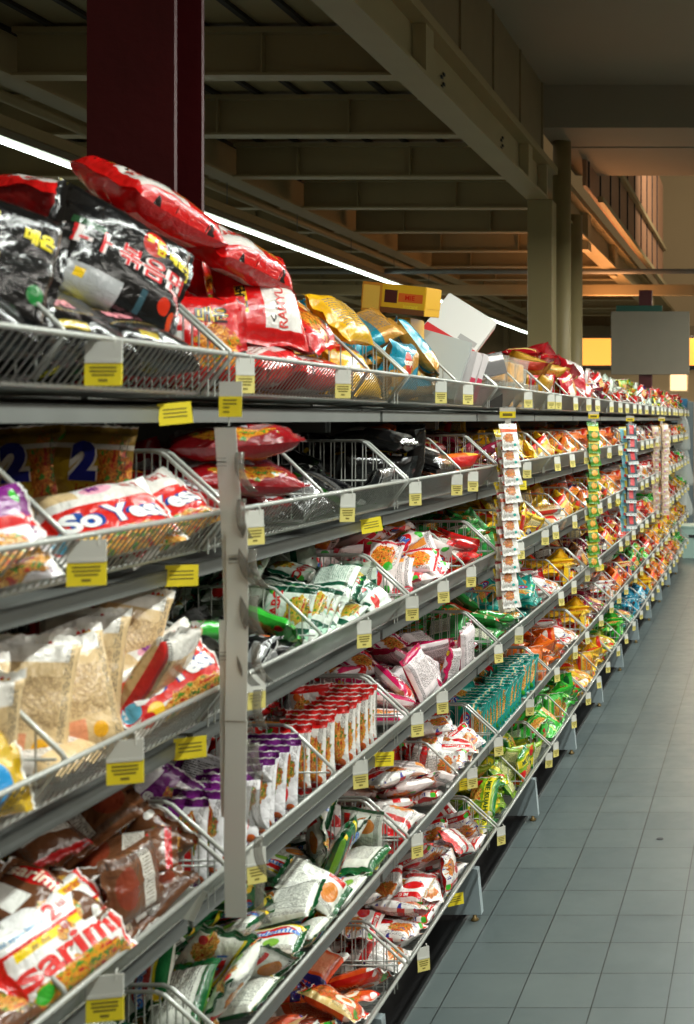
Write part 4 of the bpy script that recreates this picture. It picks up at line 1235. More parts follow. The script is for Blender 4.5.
    (33,2,-12379,47764,10897,991,-56,-5), (33,2,-11958,48047,11232,628,754,-178), (33,2,-9739,48306,10964,270,942,-45), (33,2,-12439,49148,11323,-109,-5,-994),
    (33,2,-10554,46613,11209,-136,24,-238), (33,2,-12423,48210,11692,1,-979,177), (33,2,-10992,49151,11275,997,-3,72), (33,2,-11824,46614,11465,-263,265,-755),
    (33,2,-11824,48930,11713,-202,-20,-627), (33,2,-10959,45634,11413,257,747,562), (33,2,-9897,45610,10890,-990,64,59), (33,2,-10697,47714,11849,816,-434,-300),
    (33,2,-11751,49180,12083,-200,97,20), (33,2,-10942,47790,11401,386,-885,-156), (33,2,-9364,46542,11589,-768,97,-596), (33,2,-10697,46641,11674,-76,-164,-983),
    (33,2,-9668,45562,11351,-982,18,182), (33,2,-11972,47722,12085,391,-905,-161), (33,2,-9667,49124,11324,-533,-75,448), (33,2,-9715,47917,11484,-801,570,-168),
    (6,3,-11015,12952,7907,107,-41,-168), (6,3,-10475,13841,7867,23,26,981), (6,3,-10826,11759,7866,35,-25,-191), (6,3,-12141,14015,7859,308,951,-6),
    (6,3,-12429,11437,7867,18,15,1000), (6,3,-9887,12961,8069,311,121,509), (6,3,-11670,12426,8072,-220,-96,962), (6,3,-11378,14874,8181,354,-130,52),
    (6,3,-10004,11286,8045,-835,-415,152), (6,3,-12384,13085,8124,-76,-272,278), (6,3,-9760,10598,8400,392,499,-535), (6,3,-11942,12358,8512,-539,-821,-185),
    (6,3,-11411,13645,8358,852,-447,-41), (6,3,-12607,10848,8198,270,270,-647), (6,3,-11387,11131,8156,-411,-864,-225), (6,3,-12700,11736,8796,-533,-210,-675),
    (6,3,-11032,10690,8484,-707,-446,-240), (6,3,-12940,13099,8557,-558,-395,614), (6,3,-9772,12640,8448,48,335,-155), (6,3,-9921,14720,7963,-985,3,174),
    (6,3,-12471,14426,8305,806,-510,286), (6,3,-10999,14664,8693,405,-40,519), (6,3,-9488,14560,8296,99,118,703), (6,3,-10606,11967,8413,424,-870,-203),
    (6,3,-12300,13197,8926,-468,-28,712), (6,3,-11060,11992,8992,-252,-82,452), (6,3,-10473,13924,8498,-680,-653,134), (6,3,-11917,12236,9152,-798,-419,117),
    (6,3,-12364,14837,8648,-161,300,939), (6,3,-9664,11201,8684,121,-856,-500), (6,3,-9518,12001,8590,-88,345,-703), (6,3,-10634,13095,9036,-228,956,-167),
    (27,3,-9350,16000,8620,375,233,585), (6,3,-10630,17762,7868,3,-45,965), (6,3,-11914,18572,7858,966,-259,-2), (6,3,-10155,18819,7982,257,5,-23),
    (6,3,-12203,16350,7881,40,67,696), (6,3,-12421,17827,8040,177,-146,798), (6,3,-9970,16615,7923,146,29,16), (6,3,-12941,16732,8187,508,-505,-492),
    (6,3,-10007,15949,8119,511,14,23), (6,3,-12133,17029,8279,965,10,-244), (6,3,-9912,19469,8547,668,-306,308), (6,3,-11329,16436,8229,352,-78,841),
    (6,3,-9552,18532,8221,-606,730,313), (6,3,-11129,17635,8279,195,-981,-4), (6,3,-11602,19155,8185,994,6,-76), (6,3,-12619,18962,8605,8,15,-707),
    (6,3,-12083,16001,8543,63,422,-904), (6,3,-9695,17540,8312,-124,-39,-991), (6,3,-12438,17081,9008,-80,-72,994), (6,3,-11997,17614,8707,45,15,-400),
    (6,3,-11574,18901,8648,-749,650,125), (27,3,-10925,16976,8829,361,134,730), (6,3,-10679,18741,8668,285,6,903), (6,3,-12137,18334,9081,960,-251,86),
    (6,3,-10424,16299,8952,231,-22,665), (6,3,-9857,16808,8596,251,-251,707), (6,3,-9801,18587,8827,-957,-227,-4), (6,3,-9159,17600,8814,-556,-539,465),
    (6,3,-12639,18975,9216,660,704,-67), (6,3,-11988,17159,9524,228,91,737), (6,3,-9660,16156,9025,152,263,-25), (6,3,-11579,19006,9291,-111,-161,-702),
    (6,3,-10290,18481,9404,-373,840,354), (6,3,-10806,16120,9434,219,196,-955), (6,3,-10676,17730,9480,-956,187,206), (21,3,-9892,20539,8372,472,-511,487),
    (21,3,-9786,20971,8373,432,-521,470), (21,3,-9772,21471,8343,385,-417,557), (21,3,-9819,21954,8354,435,-400,592), (21,3,-9840,22427,8358,441,-376,634),
    (21,3,-9802,22936,8370,452,-461,534), (21,3,-9907,23378,8368,461,-436,561), (21,3,-9861,23836,8372,456,-474,522), (21,3,-9812,24286,8372,477,-452,546),
    (21,3,-10051,24710,8369,473,-436,563), (21,3,-10987,20601,8354,588,-533,448), (21,3,-11486,21208,8093,198,-426,-800), (21,3,-10913,22553,7933,-311,-939,-31),
    (21,3,-11890,24610,8302,-603,608,368), (21,3,-11698,23296,7866,44,9,571), (21,3,-11109,24247,8310,-99,-858,-492), (21,3,-12327,22118,7867,-38,-14,-120),
    (21,3,-12340,24025,8377,-105,-489,582), (21,3,-12679,21225,8325,-251,406,-419), (21,3,-11962,22294,8386,943,-267,190), (21,3,-10699,21142,8792,696,-118,442),
    (21,3,-12510,22916,8379,62,888,-213), (21,3,-12906,23852,8329,-498,598,-377), (32,3,-10031,25523,8371,499,-502,498), (32,3,-9848,25949,8371,479,-520,479),
    (32,3,-9858,26395,8372,517,-500,498), (32,3,-9991,26824,8371,518,-480,519), (32,3,-9812,27265,8372,489,-532,468), (32,3,-9813,27707,8371,497,-519,481),
    (32,3,-9863,28144,8371,506,-494,506), (32,3,-9814,28595,8371,509,-534,465), (32,3,-9853,29034,8371,520,-508,491), (32,3,-9933,29467,8371,530,-482,516),
    (32,3,-11991,27885,7878,-53,20,-161), (32,3,-10878,27569,7949,-669,-719,116), (32,3,-12096,29151,7866,41,-18,1), (32,3,-12308,27124,8023,230,920,312),
    (32,3,-11205,26327,7998,-951,146,-19), (32,3,-12403,28728,8237,-779,623,25), (32,3,-12548,25923,8202,-385,-33,-920), (32,3,-10964,28501,8274,302,-864,211),
    (32,3,-11470,25886,8185,215,-271,668), (32,3,-12438,28813,8700,-995,-7,78), (32,3,-11116,27308,8459,-96,61,-983), (32,3,-10904,29342,8371,345,617,-345),
    (16,3,-10873,38824,7902,57,-39,550), (16,3,-11085,37625,7913,135,-25,-322), (16,3,-12306,36033,7872,-59,-3,0), (16,3,-11904,32154,7866,23,39,992),
    (16,3,-10063,36690,7935,94,-67,947), (16,3,-11334,33675,7937,-332,-934,-128), (16,3,-11797,38870,8019,973,-30,230), (16,3,-9234,35799,8291,410,-489,-494),
    (16,3,-12523,39149,8085,4,-281,1), (16,3,-10675,35722,7867,11,-36,979), (16,3,-12398,37873,7937,60,990,52), (16,3,-10920,34645,7866,26,37,979),
    (16,3,-11804,37908,8452,151,-64,878), (16,3,-9884,31239,7867,-21,-18,16), (16,3,-12350,34979,7906,74,992,-26), (16,3,-12593,38805,8665,865,235,407),
    (16,3,-12260,33054,8025,-177,-105,-328), (16,3,-12911,37203,8341,-368,-553,499), (16,3,-9830,38391,7858,-633,775,3), (16,3,-12485,34003,8080,210,-49,-976),
    (16,3,-12619,35530,8314,-13,3,-707), (16,3,-10587,32894,8008,160,-100,965), (16,3,-12606,31051,7927,4,-99,694), (16,3,-12128,35677,8680,-217,-104,-968),
    (16,3,-11320,31757,8193,-145,144,-895), (16,3,-11184,34863,8299,-65,-43,-792), (16,3,-12676,33467,8446,697,678,200), (16,3,-11561,30784,8349,-21,965,247),
    (16,3,-9890,34889,7984,-768,-594,178), (16,3,-10915,38421,8464,-768,-570,200), (16,3,-11942,36783,8013,-64,-954,289), (16,3,-10716,30850,8079,-257,32,966),
    (16,3,-9869,31972,8079,-247,100,173), (16,3,-9686,34803,8428,778,-509,-295), (16,3,-10704,32174,8504,725,-670,47), (16,3,-11320,37232,8463,289,224,-121),
    (16,3,-9926,33807,8118,-951,176,182), (16,3,-11566,32576,8637,-151,-83,649), (16,3,-10145,37064,8466,152,37,168), (16,3,-9943,32768,8352,309,265,892),
    (16,3,-12679,31981,8350,678,695,128), (16,3,-9980,36149,8559,-399,-143,133), (16,3,-9433,33300,8515,17,-795,-194), (16,3,-9861,38532,8298,21,-80,-792),
    (16,3,-10665,35289,8586,-185,-203,-838), (16,3,-11253,36481,8592,95,-179,896), (16,3,-11361,33942,8612,36,-125,902), (16,3,-9262,37694,8448,-686,-31,721),
    (14,3,-12434,41745,7866,-999,-2,44), (14,3,-10123,41045,7866,24,38,989), (14,3,-10737,43019,7891,-937,340,68), (14,3,-11733,44064,7873,-43,44,-706),
    (14,3,-11587,44249,8290,0,-998,1), (14,3,-12210,42664,7950,973,-123,0), (14,3,-11145,41560,7978,-136,-30,589), (14,3,-12696,44005,7990,-186,190,-681),
    (14,3,-9722,42110,7933,-685,-712,137), (14,3,-12238,41666,8292,-86,-991,-87), (14,3,-11960,40725,8089,55,370,-927), (14,3,-12390,44153,8666,24,-173,78),
    (14,3,-9596,43232,8010,779,-585,182), (14,3,-10915,42087,8371,934,-266,8), (14,3,-12028,40851,8721,5,994,-51), (14,3,-10148,44262,7911,-1,-132,-991),
    (14,3,-9523,41054,8216,687,-720,-98), (14,3,-10649,40741,8529,-29,944,317), (14,3,-12657,43860,8997,-679,705,-58), (14,3,-11876,43204,8257,-20,35,997),
    (14,3,-9682,41942,8551,80,219,966), (14,3,-10955,43595,8520,81,244,3), (14,3,-9978,42994,8509,850,475,3), (14,3,-11050,44357,8850,-289,-319,-897),
    (14,3,-12736,41717,8855,262,-241,-662), (14,3,-9686,44210,8333,-145,100,54), (14,3,-12374,42871,8802,-318,-47,-49), (14,3,-11803,42316,8675,980,44,81),
    (30,3,-12428,45456,8029,946,-3,9), (30,3,-11097,46653,7981,40,147,-752), (30,3,-10964,47882,7873,-24,18,-707), (30,3,-11296,49153,7873,1,-60,998),
    (30,3,-12561,46489,7942,-41,123,728), (30,3,-10818,45452,8026,5,-947,322), (30,3,-9743,47974,7858,729,-685,-3), (30,3,-12438,49150,7974,-985,-10,-163),
    (30,3,-12357,47054,8190,955,63,-117), (30,3,-9433,48145,8286,-707,707,6), (30,3,-9931,46528,7913,70,-46,593), (30,3,-11032,48914,8270,-188,-975,-85),
    (30,3,-12584,48377,8091,-698,-650,-228), (30,3,-12165,47290,8553,-146,-136,-971), (30,3,-10866,47697,8429,120,214,128), (30,3,-10328,45889,8320,978,-169,-19),
    (30,3,-12163,46075,8387,-990,-43,93), (30,3,-9750,47683,8686,196,-109,13), (30,3,-12618,48114,8446,-676,666,238), (30,3,-9741,49266,8440,-688,524,191),
    (30,3,-11325,48470,8661,368,-73,427), (30,3,-10122,46842,8508,-939,165,-32), (30,3,-11477,45756,8680,-740,-655,-124), (30,3,-11250,46799,8735,151,-145,817),
    (30,3,-12299,49341,8978,-644,524,277), (30,3,-12266,48146,9017,27,133,-567), (30,3,-10168,48976,8750,510,775,373), (30,3,-12418,45520,8787,-25,974,165),
    (0,4,-12433,15170,4832,-18,36,-999), (0,4,-11193,18653,4831,45,1,406), (0,4,-11394,15025,4919,154,148,636), (0,4,-12474,17817,4836,-4,-43,779),
    (0,4,-12439,19147,4890,-26,-94,-2), (0,4,-10421,14804,4835,-40,34,-754), (0,4,-11217,16776,4833,-40,22,-731), (0,4,-12430,14863,5247,31,-1,-805),
    (0,4,-12341,16293,4889,683,-720,88), (0,4,-9993,17745,4838,-16,-58,957), (0,4,-11435,14436,5556,-323,196,65), (0,4,-9953,16124,4823,997,-72,-2),
    (0,4,-12433,19151,5370,62,-18,-1), (0,4,-10962,18008,5172,20,-126,907), (0,4,-12871,15891,5525,311,-498,-481), (0,4,-12219,16986,5200,933,-361,-4),
    (0,4,-9627,16883,5159,632,-775,9), (0,4,-12219,17233,5615,343,-938,40), (0,4,-12833,17858,5735,-717,357,-595), (0,4,-9666,14737,5006,683,-679,-184),
    (0,4,-10341,19036,5094,109,-938,34), (0,4,-11045,16100,5179,-925,367,57), (0,4,-11377,18946,5650,-719,-686,-108), (0,4,-11202,17167,5820,77,203,-687),
    (0,4,-9692,15620,5375,-156,35,-103), (0,4,-12224,15824,5800,-126,-880,198), (0,4,-10777,16174,5656,-10,162,-962), (0,4,-10855,17302,5369,-404,-889,-210),
    (0,4,-10922,14906,5477,111,342,909), (0,4,-10724,18908,5929,-654,-658,229), (0,4,-9534,18809,5570,285,-13,959), (0,4,-9762,19148,5179,383,-10,924),
    (0,4,-12356,19010,5830,-981,110,-63), (0,4,-9757,17820,5432,-77,153,365), (0,4,-10655,15385,5845,-206,-975,-69), (0,4,-11786,18086,5999,773,-58,-4),
    (13,4,-10515,27624,4832,-20,-35,550), (15,4,-11573,28796,4824,512,859,9), (15,4,-12117,22706,4823,989,-146,-2), (15,4,-12431,27183,4838,-50,36,-589),
    (13,4,-11191,21222,4832,18,-11,472), (15,4,-12336,25519,4823,1000,2,-2), (13,4,-12417,27077,5294,-104,79,-991), (15,4,-12316,28747,5369,582,-42,-416),
    (13,4,-11497,23722,4832,40,-25,-217), (15,4,-9530,26931,4946,-35,-162,635), (15,4,-11032,24913,4850,44,62,543), (15,4,-9656,22122,4931,-984,60,-157),
    (13,4,-11432,21026,5257,-706,689,16), (15,4,-12894,28307,5351,484,-542,-342), (15,4,-10837,26273,4828,274,961,-25), (15,4,-9918,23765,4858,-13,-96,987),
    (15,4,-10996,22803,5011,-178,135,-974), (15,4,-12642,24893,5301,-105,97,-700), (13,4,-10247,25149,5236,11,-43,273), (15,4,-12621,21169,4831,42,17,707),
    (15,4,-11263,27937,5147,76,40,-969), (15,4,-9581,24759,4952,-979,23,-203), (13,4,-12436,22580,5337,-59,-293,954), (15,4,-12257,26095,5201,-182,129,83),
    (15,4,-12490,21094,5258,-14,19,-664), (15,4,-11263,28867,5386,914,-350,174), (15,4,-9586,25755,5652,19,-949,-144), (15,4,-11445,26744,5318,133,99,653),
    (15,4,-10069,21193,4975,185,-65,897), (13,4,-9602,25898,5014,163,-178,594), (15,4,-10898,22184,5266,-547,-808,18), (15,4,-12102,24974,5546,953,129,-274),
    (15,4,-9404,21468,5563,-291,-364,625), (15,4,-12624,23976,4913,-3,-129,-695), (15,4,-12309,29468,5626,113,-726,672), (15,4,-9700,23666,5297,47,-48,68),
    (15,4,-9968,28585,5548,-914,157,-369), (15,4,-9740,24658,5665,-973,-18,-139), (15,4,-10401,27004,5215,-731,-671,33), (13,4,-9451,28413,5205,717,696,41),
    (13,4,-10021,28944,4832,14,-38,994), (15,4,-10941,25907,5364,247,57,260), (15,4,-12103,27795,5751,30,30,-822), (15,4,-9682,22782,5254,-178,341,920),
    (15,4,-12903,23591,5830,65,746,-22), (15,4,-12399,21875,5598,-24,34,-38), (13,4,-10088,20960,5478,-654,-699,-264), (15,4,-10790,24887,5631,-173,907,106),
    (15,4,-11821,21036,5755,176,-158,671), (15,4,-11900,25317,5887,952,-189,-216), (15,4,-12309,26527,5717,199,968,126), (15,4,-11424,22400,5982,-855,383,73),
    (15,4,-10258,27849,5840,142,674,501), (15,4,-10340,23496,5602,-43,-195,-14), (15,4,-11471,26025,6067,773,-575,-234), (15,4,-10355,26183,5739,-217,57,-970),
    (15,4,-10011,21928,5821,272,816,-381), (15,4,-11917,23669,5404,-138,182,-869), (13,4,-11037,23145,5792,956,-187,226), (15,4,-11117,24594,6142,888,-451,-9),
    (15,4,-12670,21080,5920,-4,-335,623), (15,4,-10906,27131,5696,319,-947,18), (15,4,-10638,20957,5815,380,-39,-591), (13,4,-9522,27237,5858,-833,40,-546),
    (15,4,-11498,20733,6095,355,117,-40), (15,4,-11086,29146,6013,235,-9,56), (13,4,-10568,23976,5911,905,-35,181), (13,4,-12301,28381,6148,977,143,94),
    (15,4,-11840,23326,6027,154,23,-967), (15,4,-9726,29373,5501,-351,453,598), (15,4,-12181,27241,6160,-6,-16,-961), (13,4,-12823,26087,6081,-227,-482,470),
    (20,4,-12436,33505,4847,-1,-998,-11), (26,4,-11607,32012,4835,17,-54,-908), (20,4,-11694,34564,4831,19,41,999), (26,4,-11282,33106,4950,-152,-92,-953),
    (26,4,-10806,31459,4972,-115,181,-971), (20,4,-9610,32125,4879,742,-661,113), (26,4,-12558,34462,5158,-702,707,-84), (26,4,-12420,33204,5329,-21,996,16),
    (26,4,-9933,30844,4929,-989,17,107), (26,4,-9573,34019,4923,-24,-138,-636), (26,4,-12296,31850,5155,124,-33,-910), (26,4,-12407,30768,4961,-276,-1,0),
    (26,4,-10190,32558,5106,920,300,50), (26,4,-10808,34649,5074,993,0,-116), (20,4,-9819,33094,5466,-451,870,-193), (20,4,-12353,31341,5522,160,3,-863),
    (20,4,-12848,31873,5768,-580,-107,730), (20,4,-11148,32267,5547,-61,-266,-938), (26,4,-10603,33564,5027,-244,-79,-933), (26,4,-11822,34462,5524,-43,27,-705),
    (20,4,-12362,32538,6137,-98,357,-231), (20,4,-12659,33288,5874,-102,167,-687), (20,4,-9476,34499,5278,-243,7,667), (26,4,-11009,33126,5652,-2,33,993),
    (26,4,-11324,30913,5401,209,-337,915), (20,4,-10530,34404,5439,-750,-650,50), (20,4,-11503,34657,5925,3,-996,83), (20,4,-12649,34602,5800,906,20,422),
    (20,4,-10113,33905,5790,157,-982,78), (20,4,-12026,30758,5907,-31,951,290), (26,4,-10138,32387,5975,-28,-26,531), (26,4,-11129,32905,6098,-49,-60,-145),
    (26,4,-9465,31054,5295,680,-721,-126), (26,4,-11151,38366,4829,273,961,-30), (26,4,-10337,37124,4824,-235,972,0), (26,4,-11839,37295,4831,45,5,487),
    (26,4,-12619,38523,4850,2,-62,-704), (26,4,-11365,39433,5137,622,-1,-1), (26,4,-12418,36237,4923,120,-87,578), (26,4,-10063,39099,5077,-170,249,-952),
    (26,4,-12618,35846,5432,-618,-621,-339), (26,4,-9621,36429,5182,145,-143,15), (26,4,-9751,38616,5180,355,-9,486), (26,4,-11009,36034,4924,38,984,166),
    (26,4,-11689,36715,5335,538,-822,61), (26,4,-11826,38718,5338,-805,-556,-95), (26,4,-12334,37945,5335,105,276,-951), (26,4,-10777,37518,5271,31,135,512),
    (26,4,-9759,37791,5379,-102,44,-961), (26,4,-10618,38808,5634,12,-124,766), (26,4,-12618,36880,5595,-215,-238,-666), (26,4,-10939,38030,5788,-82,-121,987),
    (26,4,-12386,37775,5754,-48,-211,976), (26,4,-12618,37429,6132,-705,703,77), (26,4,-11281,36657,5759,-46,2,-617), (26,4,-11406,35635,5436,-737,-79,-72),
    (26,4,-11309,39129,5981,98,-19,-995), (26,4,-10217,36570,5541,47,-166,747), (26,4,-12614,38951,5620,108,-440,-643), (26,4,-10372,37460,6083,113,20,271),
    (26,4,-9837,35673,5363,-34,-786,-612), (26,4,-11752,37329,6242,578,-787,-143), (30,4,-9813,40523,5336,500,-502,498), (30,4,-9849,40963,5336,520,-479,520),
    (30,4,-9849,41406,5336,498,-502,498), (30,4,-9805,41852,5336,461,-539,458), (30,4,-9830,42295,5336,481,-512,487), (30,4,-9812,42735,5338,490,-487,513),
    (30,4,-9805,43178,5338,467,-486,512), (30,4,-9710,43679,5320,353,-474,482), (30,4,-9754,44159,5320,385,-453,519), (30,4,-9809,44627,5318,404,-429,553),
    (30,4,-9747,45088,5316,375,-447,520), (30,4,-9693,45559,5309,339,-458,487), (30,4,-9694,46048,5313,351,-432,505), (30,4,-9789,46552,5320,412,-428,556),
    (30,4,-10012,47000,5322,443,-404,589), (30,4,-9987,47461,5319,415,-423,562), (30,4,-9820,47909,5314,387,-431,542), (30,4,-9984,48378,5313,408,-409,574),
    (30,4,-9876,48838,5307,380,-418,553), (30,4,-9751,49301,5299,364,-413,549), (30,4,-11795,44110,4823,-497,868,3), (30,4,-10874,43372,4865,-755,-649,-64),
    (30,4,-12596,42140,4831,42,16,694), (30,4,-12137,49130,4832,21,-18,15), (30,4,-12206,45768,4823,519,855,1), (30,4,-10935,41039,4824,705,709,9),
    (30,4,-11986,40851,4896,-990,-2,-140), (30,4,-11217,46934,4831,12,-43,-776), (30,4,-11072,48815,5062,444,-887,68), (30,4,-12620,47618,4831,42,17,707),
    (30,4,-10881,43389,5328,-450,880,56), (30,4,-12639,45592,5199,701,700,102), (30,4,-12448,40852,5206,987,-3,157), (30,4,-12421,43354,5001,-959,41,-69),
    (30,4,-11457,47967,4956,633,-746,143), (30,4,-10884,45388,4837,686,725,-60), (30,4,-12396,41930,5244,3,32,41), (30,4,-10915,45392,5382,176,-138,-496),
    (30,4,-12324,41142,5661,973,165,114), (30,4,-11014,42095,5152,698,-141,-139), (30,4,-11983,43264,5509,243,15,-302), (30,4,-11092,41143,5414,-91,251,-810),
    (30,4,-11306,46550,5269,83,-152,646), (30,4,-11670,45276,5388,-72,-306,564), (30,4,-12445,49132,5252,63,-112,-10), (30,4,-11107,48064,5549,92,26,-425),
    (30,4,-12442,44414,5064,-30,-290,-109), (30,4,-11070,42837,5681,97,-326,930), (30,4,-12320,46954,5237,482,15,321), (30,4,-12757,42668,5704,-566,43,-672),
    (30,4,-12281,46298,5623,-127,-7,186), (30,4,-10464,46194,5409,458,576,519), (30,4,-11341,44531,5687,15,175,-921), (30,4,-12459,41177,6087,-95,-154,11),
    (11,5,-11242,29160,1789,0,99,-995), (11,5,-11226,25425,1762,-18,-19,41), (11,5,-10716,26541,1764,51,-10,24), (11,5,-12623,25058,1765,45,33,706),
    (11,5,-9903,26046,2027,27,195,-955), (11,5,-11379,28472,1965,190,185,-698), (11,5,-12263,25487,2244,191,85,-140), (11,5,-12596,28713,1771,-36,46,-720),
    (11,5,-12223,26145,1855,978,64,9), (11,5,-9783,25343,2103,-888,-331,-123), (11,5,-11094,24509,1857,-5,-978,-205), (11,5,-10509,27733,1880,113,129,-273),
    (11,5,-12248,27774,1986,96,-86,243), (11,5,-11763,27026,1944,863,384,96), (11,5,-10265,27128,2174,287,-953,-34), (11,5,-12430,24521,2140,9,-199,980),
    (11,5,-12191,28698,2394,-234,15,971), (11,5,-11408,27814,2383,161,-986,-7), (11,5,-12619,24808,2684,707,702,-87), (11,5,-9714,28538,1883,-66,-158,-443),
    (11,5,-9801,24524,2067,178,-4,1), (11,5,-12329,29457,2524,349,-649,574), (11,5,-10933,25868,2256,565,806,149), (11,5,-12662,27026,2147,-677,704,-70),
    (11,5,-9861,24878,2606,71,-135,-982), (11,5,-11144,24735,2421,-3,-79,706), (11,5,-12620,27196,2745,-696,-683,-182), (11,5,-11772,24820,2911,263,-953,80),
    (11,5,-10319,25076,2906,-619,763,-183), (11,5,-11569,26432,2573,-27,-22,464), (11,5,-10675,28948,2534,-715,-679,79), (11,5,-12688,28475,2608,188,-197,-679),
    (11,5,-9811,29235,2037,950,-39,134), (11,5,-12543,26149,2852,11,68,-707), (11,5,-11282,27414,2831,427,-895,9), (11,5,-9619,27150,2495,-161,209,-29),
    (11,5,-11406,25852,3013,994,95,-46), (11,5,-12721,28606,3106,221,-240,-665), (26,5,-12202,33390,1761,44,-11,165), (26,5,-9941,32195,1762,-16,-8,-847),
    (26,5,-11483,32236,1776,8,-999,22), (26,5,-12247,31209,1758,39,999,-15), (26,5,-10808,31031,1811,34,-84,705), (26,5,-12326,34463,1778,125,-990,-4),
    (26,5,-11899,39050,1756,-997,73,18), (26,5,-9607,33762,1789,84,-57,-718), (26,5,-12580,32910,2084,-711,675,11), (26,5,-11172,30875,2201,19,-105,19),
    (26,5,-12623,35890,1767,-43,39,-706), (26,5,-10765,34339,1763,-30,-34,501), (26,5,-12545,38033,1819,-737,-663,-87), (26,5,-11535,39148,2187,-38,-32,-999),
    (26,5,-10091,33264,2067,84,-107,-234), (26,5,-10876,32239,2206,-115,-4,627), (26,5,-10493,37645,1789,795,601,61), (26,5,-9549,38959,1824,122,-116,-700),
    (26,5,-11581,37406,1804,14,-80,587), (26,5,-10806,35999,1767,-817,573,34), (26,5,-12326,31734,2158,996,0,82), (26,5,-12410,39183,2522,33,965,-175),
    (26,5,-9716,36686,1813,-592,796,-77), (26,5,-9243,35527,2345,-516,391,-555), (26,5,-11758,35607,1882,809,-547,-163), (26,5,-12629,32565,2477,-700,707,-27),
    (26,5,-11563,31657,2604,483,-875,-23), (26,5,-9687,35204,1865,-159,50,-673), (26,5,-9839,30863,1969,-17,-990,-46), (26,5,-10352,39465,2439,611,308,-298),
    (26,5,-11156,33253,2218,635,-732,244), (26,5,-12187,30708,2359,313,380,-858), (26,5,-10871,35532,2196,-35,50,978), (26,5,-10480,38573,2014,-120,166,935),
    (26,5,-12734,31150,2697,-700,611,-353), (26,5,-10067,36840,2192,77,0,-972), (26,5,-11038,38241,2388,56,-166,291), (26,5,-9729,31795,2182,-19,9,-132),
    (26,5,-12532,38141,2460,-946,37,-300), (26,5,-12385,34255,2334,-233,67,-947), (26,5,-12191,37032,2039,-969,152,-118), (26,5,-11091,34362,2194,519,836,-73),
    (26,5,-10273,36046,2593,964,212,96), (26,5,-9708,34482,2318,-542,-825,64), (26,5,-9892,33377,2570,-73,-120,987), (26,5,-11291,34646,2555,-216,-132,-137),
    (26,5,-10517,37623,2610,293,-56,172), (26,5,-12840,35187,2620,133,576,148), (26,5,-9952,34978,2974,930,-147,213), (26,5,-12640,36906,2334,-674,707,25),
    (26,5,-9695,32354,2509,-207,27,-54), (26,5,-11774,38144,2505,-539,786,-80), (26,5,-11878,35789,2520,-45,-285,-945), (26,5,-10356,31117,2598,-65,93,-641),
    (26,5,-12078,34903,2669,-286,124,612), (26,5,-11564,33220,2605,696,657,91), (26,5,-10846,31912,2971,618,-780,69), (26,5,-9850,38866,2505,793,-226,37),
    (26,5,-11776,33828,2884,115,972,-15), (26,5,-11475,37974,3073,85,-210,695), (26,5,-12449,39116,3027,973,22,158), (26,5,-11443,34994,3044,-217,177,9),
    (26,5,-11270,36814,2505,253,19,-24), (26,5,-10367,33167,2852,595,780,191), (26,5,-12010,36801,2853,233,47,-689), (26,5,-9401,37129,2652,595,-726,-138),
    (26,5,-10782,36227,2861,-153,-138,252), (26,5,-12501,33373,3006,-34,-237,3), (26,5,-12322,31939,3008,766,615,-176), (26,5,-12622,36330,2821,242,-366,-108),
    (36,5,-10822,43029,1761,38,24,828), (36,5,-12618,44264,1753,-707,707,3), (36,5,-11066,41390,1765,22,-51,-856), (36,5,-11167,44456,1777,76,22,-2),
    (36,5,-10192,40805,2239,899,-90,368), (36,5,-12619,42988,1817,-700,703,73), (36,5,-12332,41813,1803,71,58,-117), (36,5,-11163,44160,2165,-723,679,100),
    (36,5,-9660,41038,1761,17,-42,-706), (36,5,-9995,44140,1838,-565,-811,-64), (36,5,-11765,41117,2218,792,-585,69), (36,5,-12427,44205,2188,33,55,-5),
    (36,5,-11820,43104,2176,-855,-450,-5), (36,5,-11781,44450,2631,-5,995,69), (36,5,-10256,43579,2176,436,-878,-194), (36,5,-11616,41966,2239,-211,-257,-909),
    (36,5,-12508,43854,2706,-615,-725,-312), (36,5,-9514,42312,1899,631,751,27), (36,5,-9959,42396,2211,-78,-136,185), (36,5,-10813,41252,2525,-436,125,163),
    (36,5,-11035,42357,2374,-232,27,-589), (36,5,-9853,43175,2594,71,36,-988), (36,5,-10864,42501,2759,-186,55,-484), (36,5,-12169,42889,2723,-696,623,29),
    (36,5,-12777,41086,2684,276,-345,-609), (36,5,-9663,41733,2545,342,235,-667), (36,5,-12666,40865,2150,10,-442,15), (36,5,-10567,43626,2789,900,-338,244),
    (36,5,-9627,44454,2350,910,30,-407), (36,5,-12873,42801,2551,-405,-498,592), (36,5,-11944,47993,1780,-2,-62,-747), (36,5,-12380,46474,1763,-43,11,-575),
    (36,5,-12434,49155,1795,-110,-2,0), (36,5,-11027,46478,1758,-742,-670,7), (36,5,-11209,48220,2015,-299,-28,-944), (36,5,-12286,47280,2129,71,-13,-139),
    (36,5,-9386,48676,2055,-479,-347,473), (36,5,-10553,48063,2088,-338,14,-920), (36,5,-12845,46007,2221,-310,-470,568), (36,5,-10298,49185,1882,-213,-46,-10),
    (36,5,-12618,48574,2215,82,-89,701), (36,5,-10912,46021,2178,96,48,631), (36,5,-12014,45621,3004,-507,-301,-627), (36,5,-11890,45926,2083,122,-29,695),
    (36,5,-11399,49057,2188,-316,-125,-604), (36,5,-10111,45640,2259,-899,101,302), (36,5,-10060,48152,2421,565,-22,825), (36,5,-11572,46298,2643,-196,-86,-278),
    (36,5,-10793,47258,2046,609,-710,223), (36,5,-10224,49224,2371,-67,282,957), (36,5,-9646,46397,1764,-24,-41,699), (36,5,-9744,46724,2438,192,-537,-682),
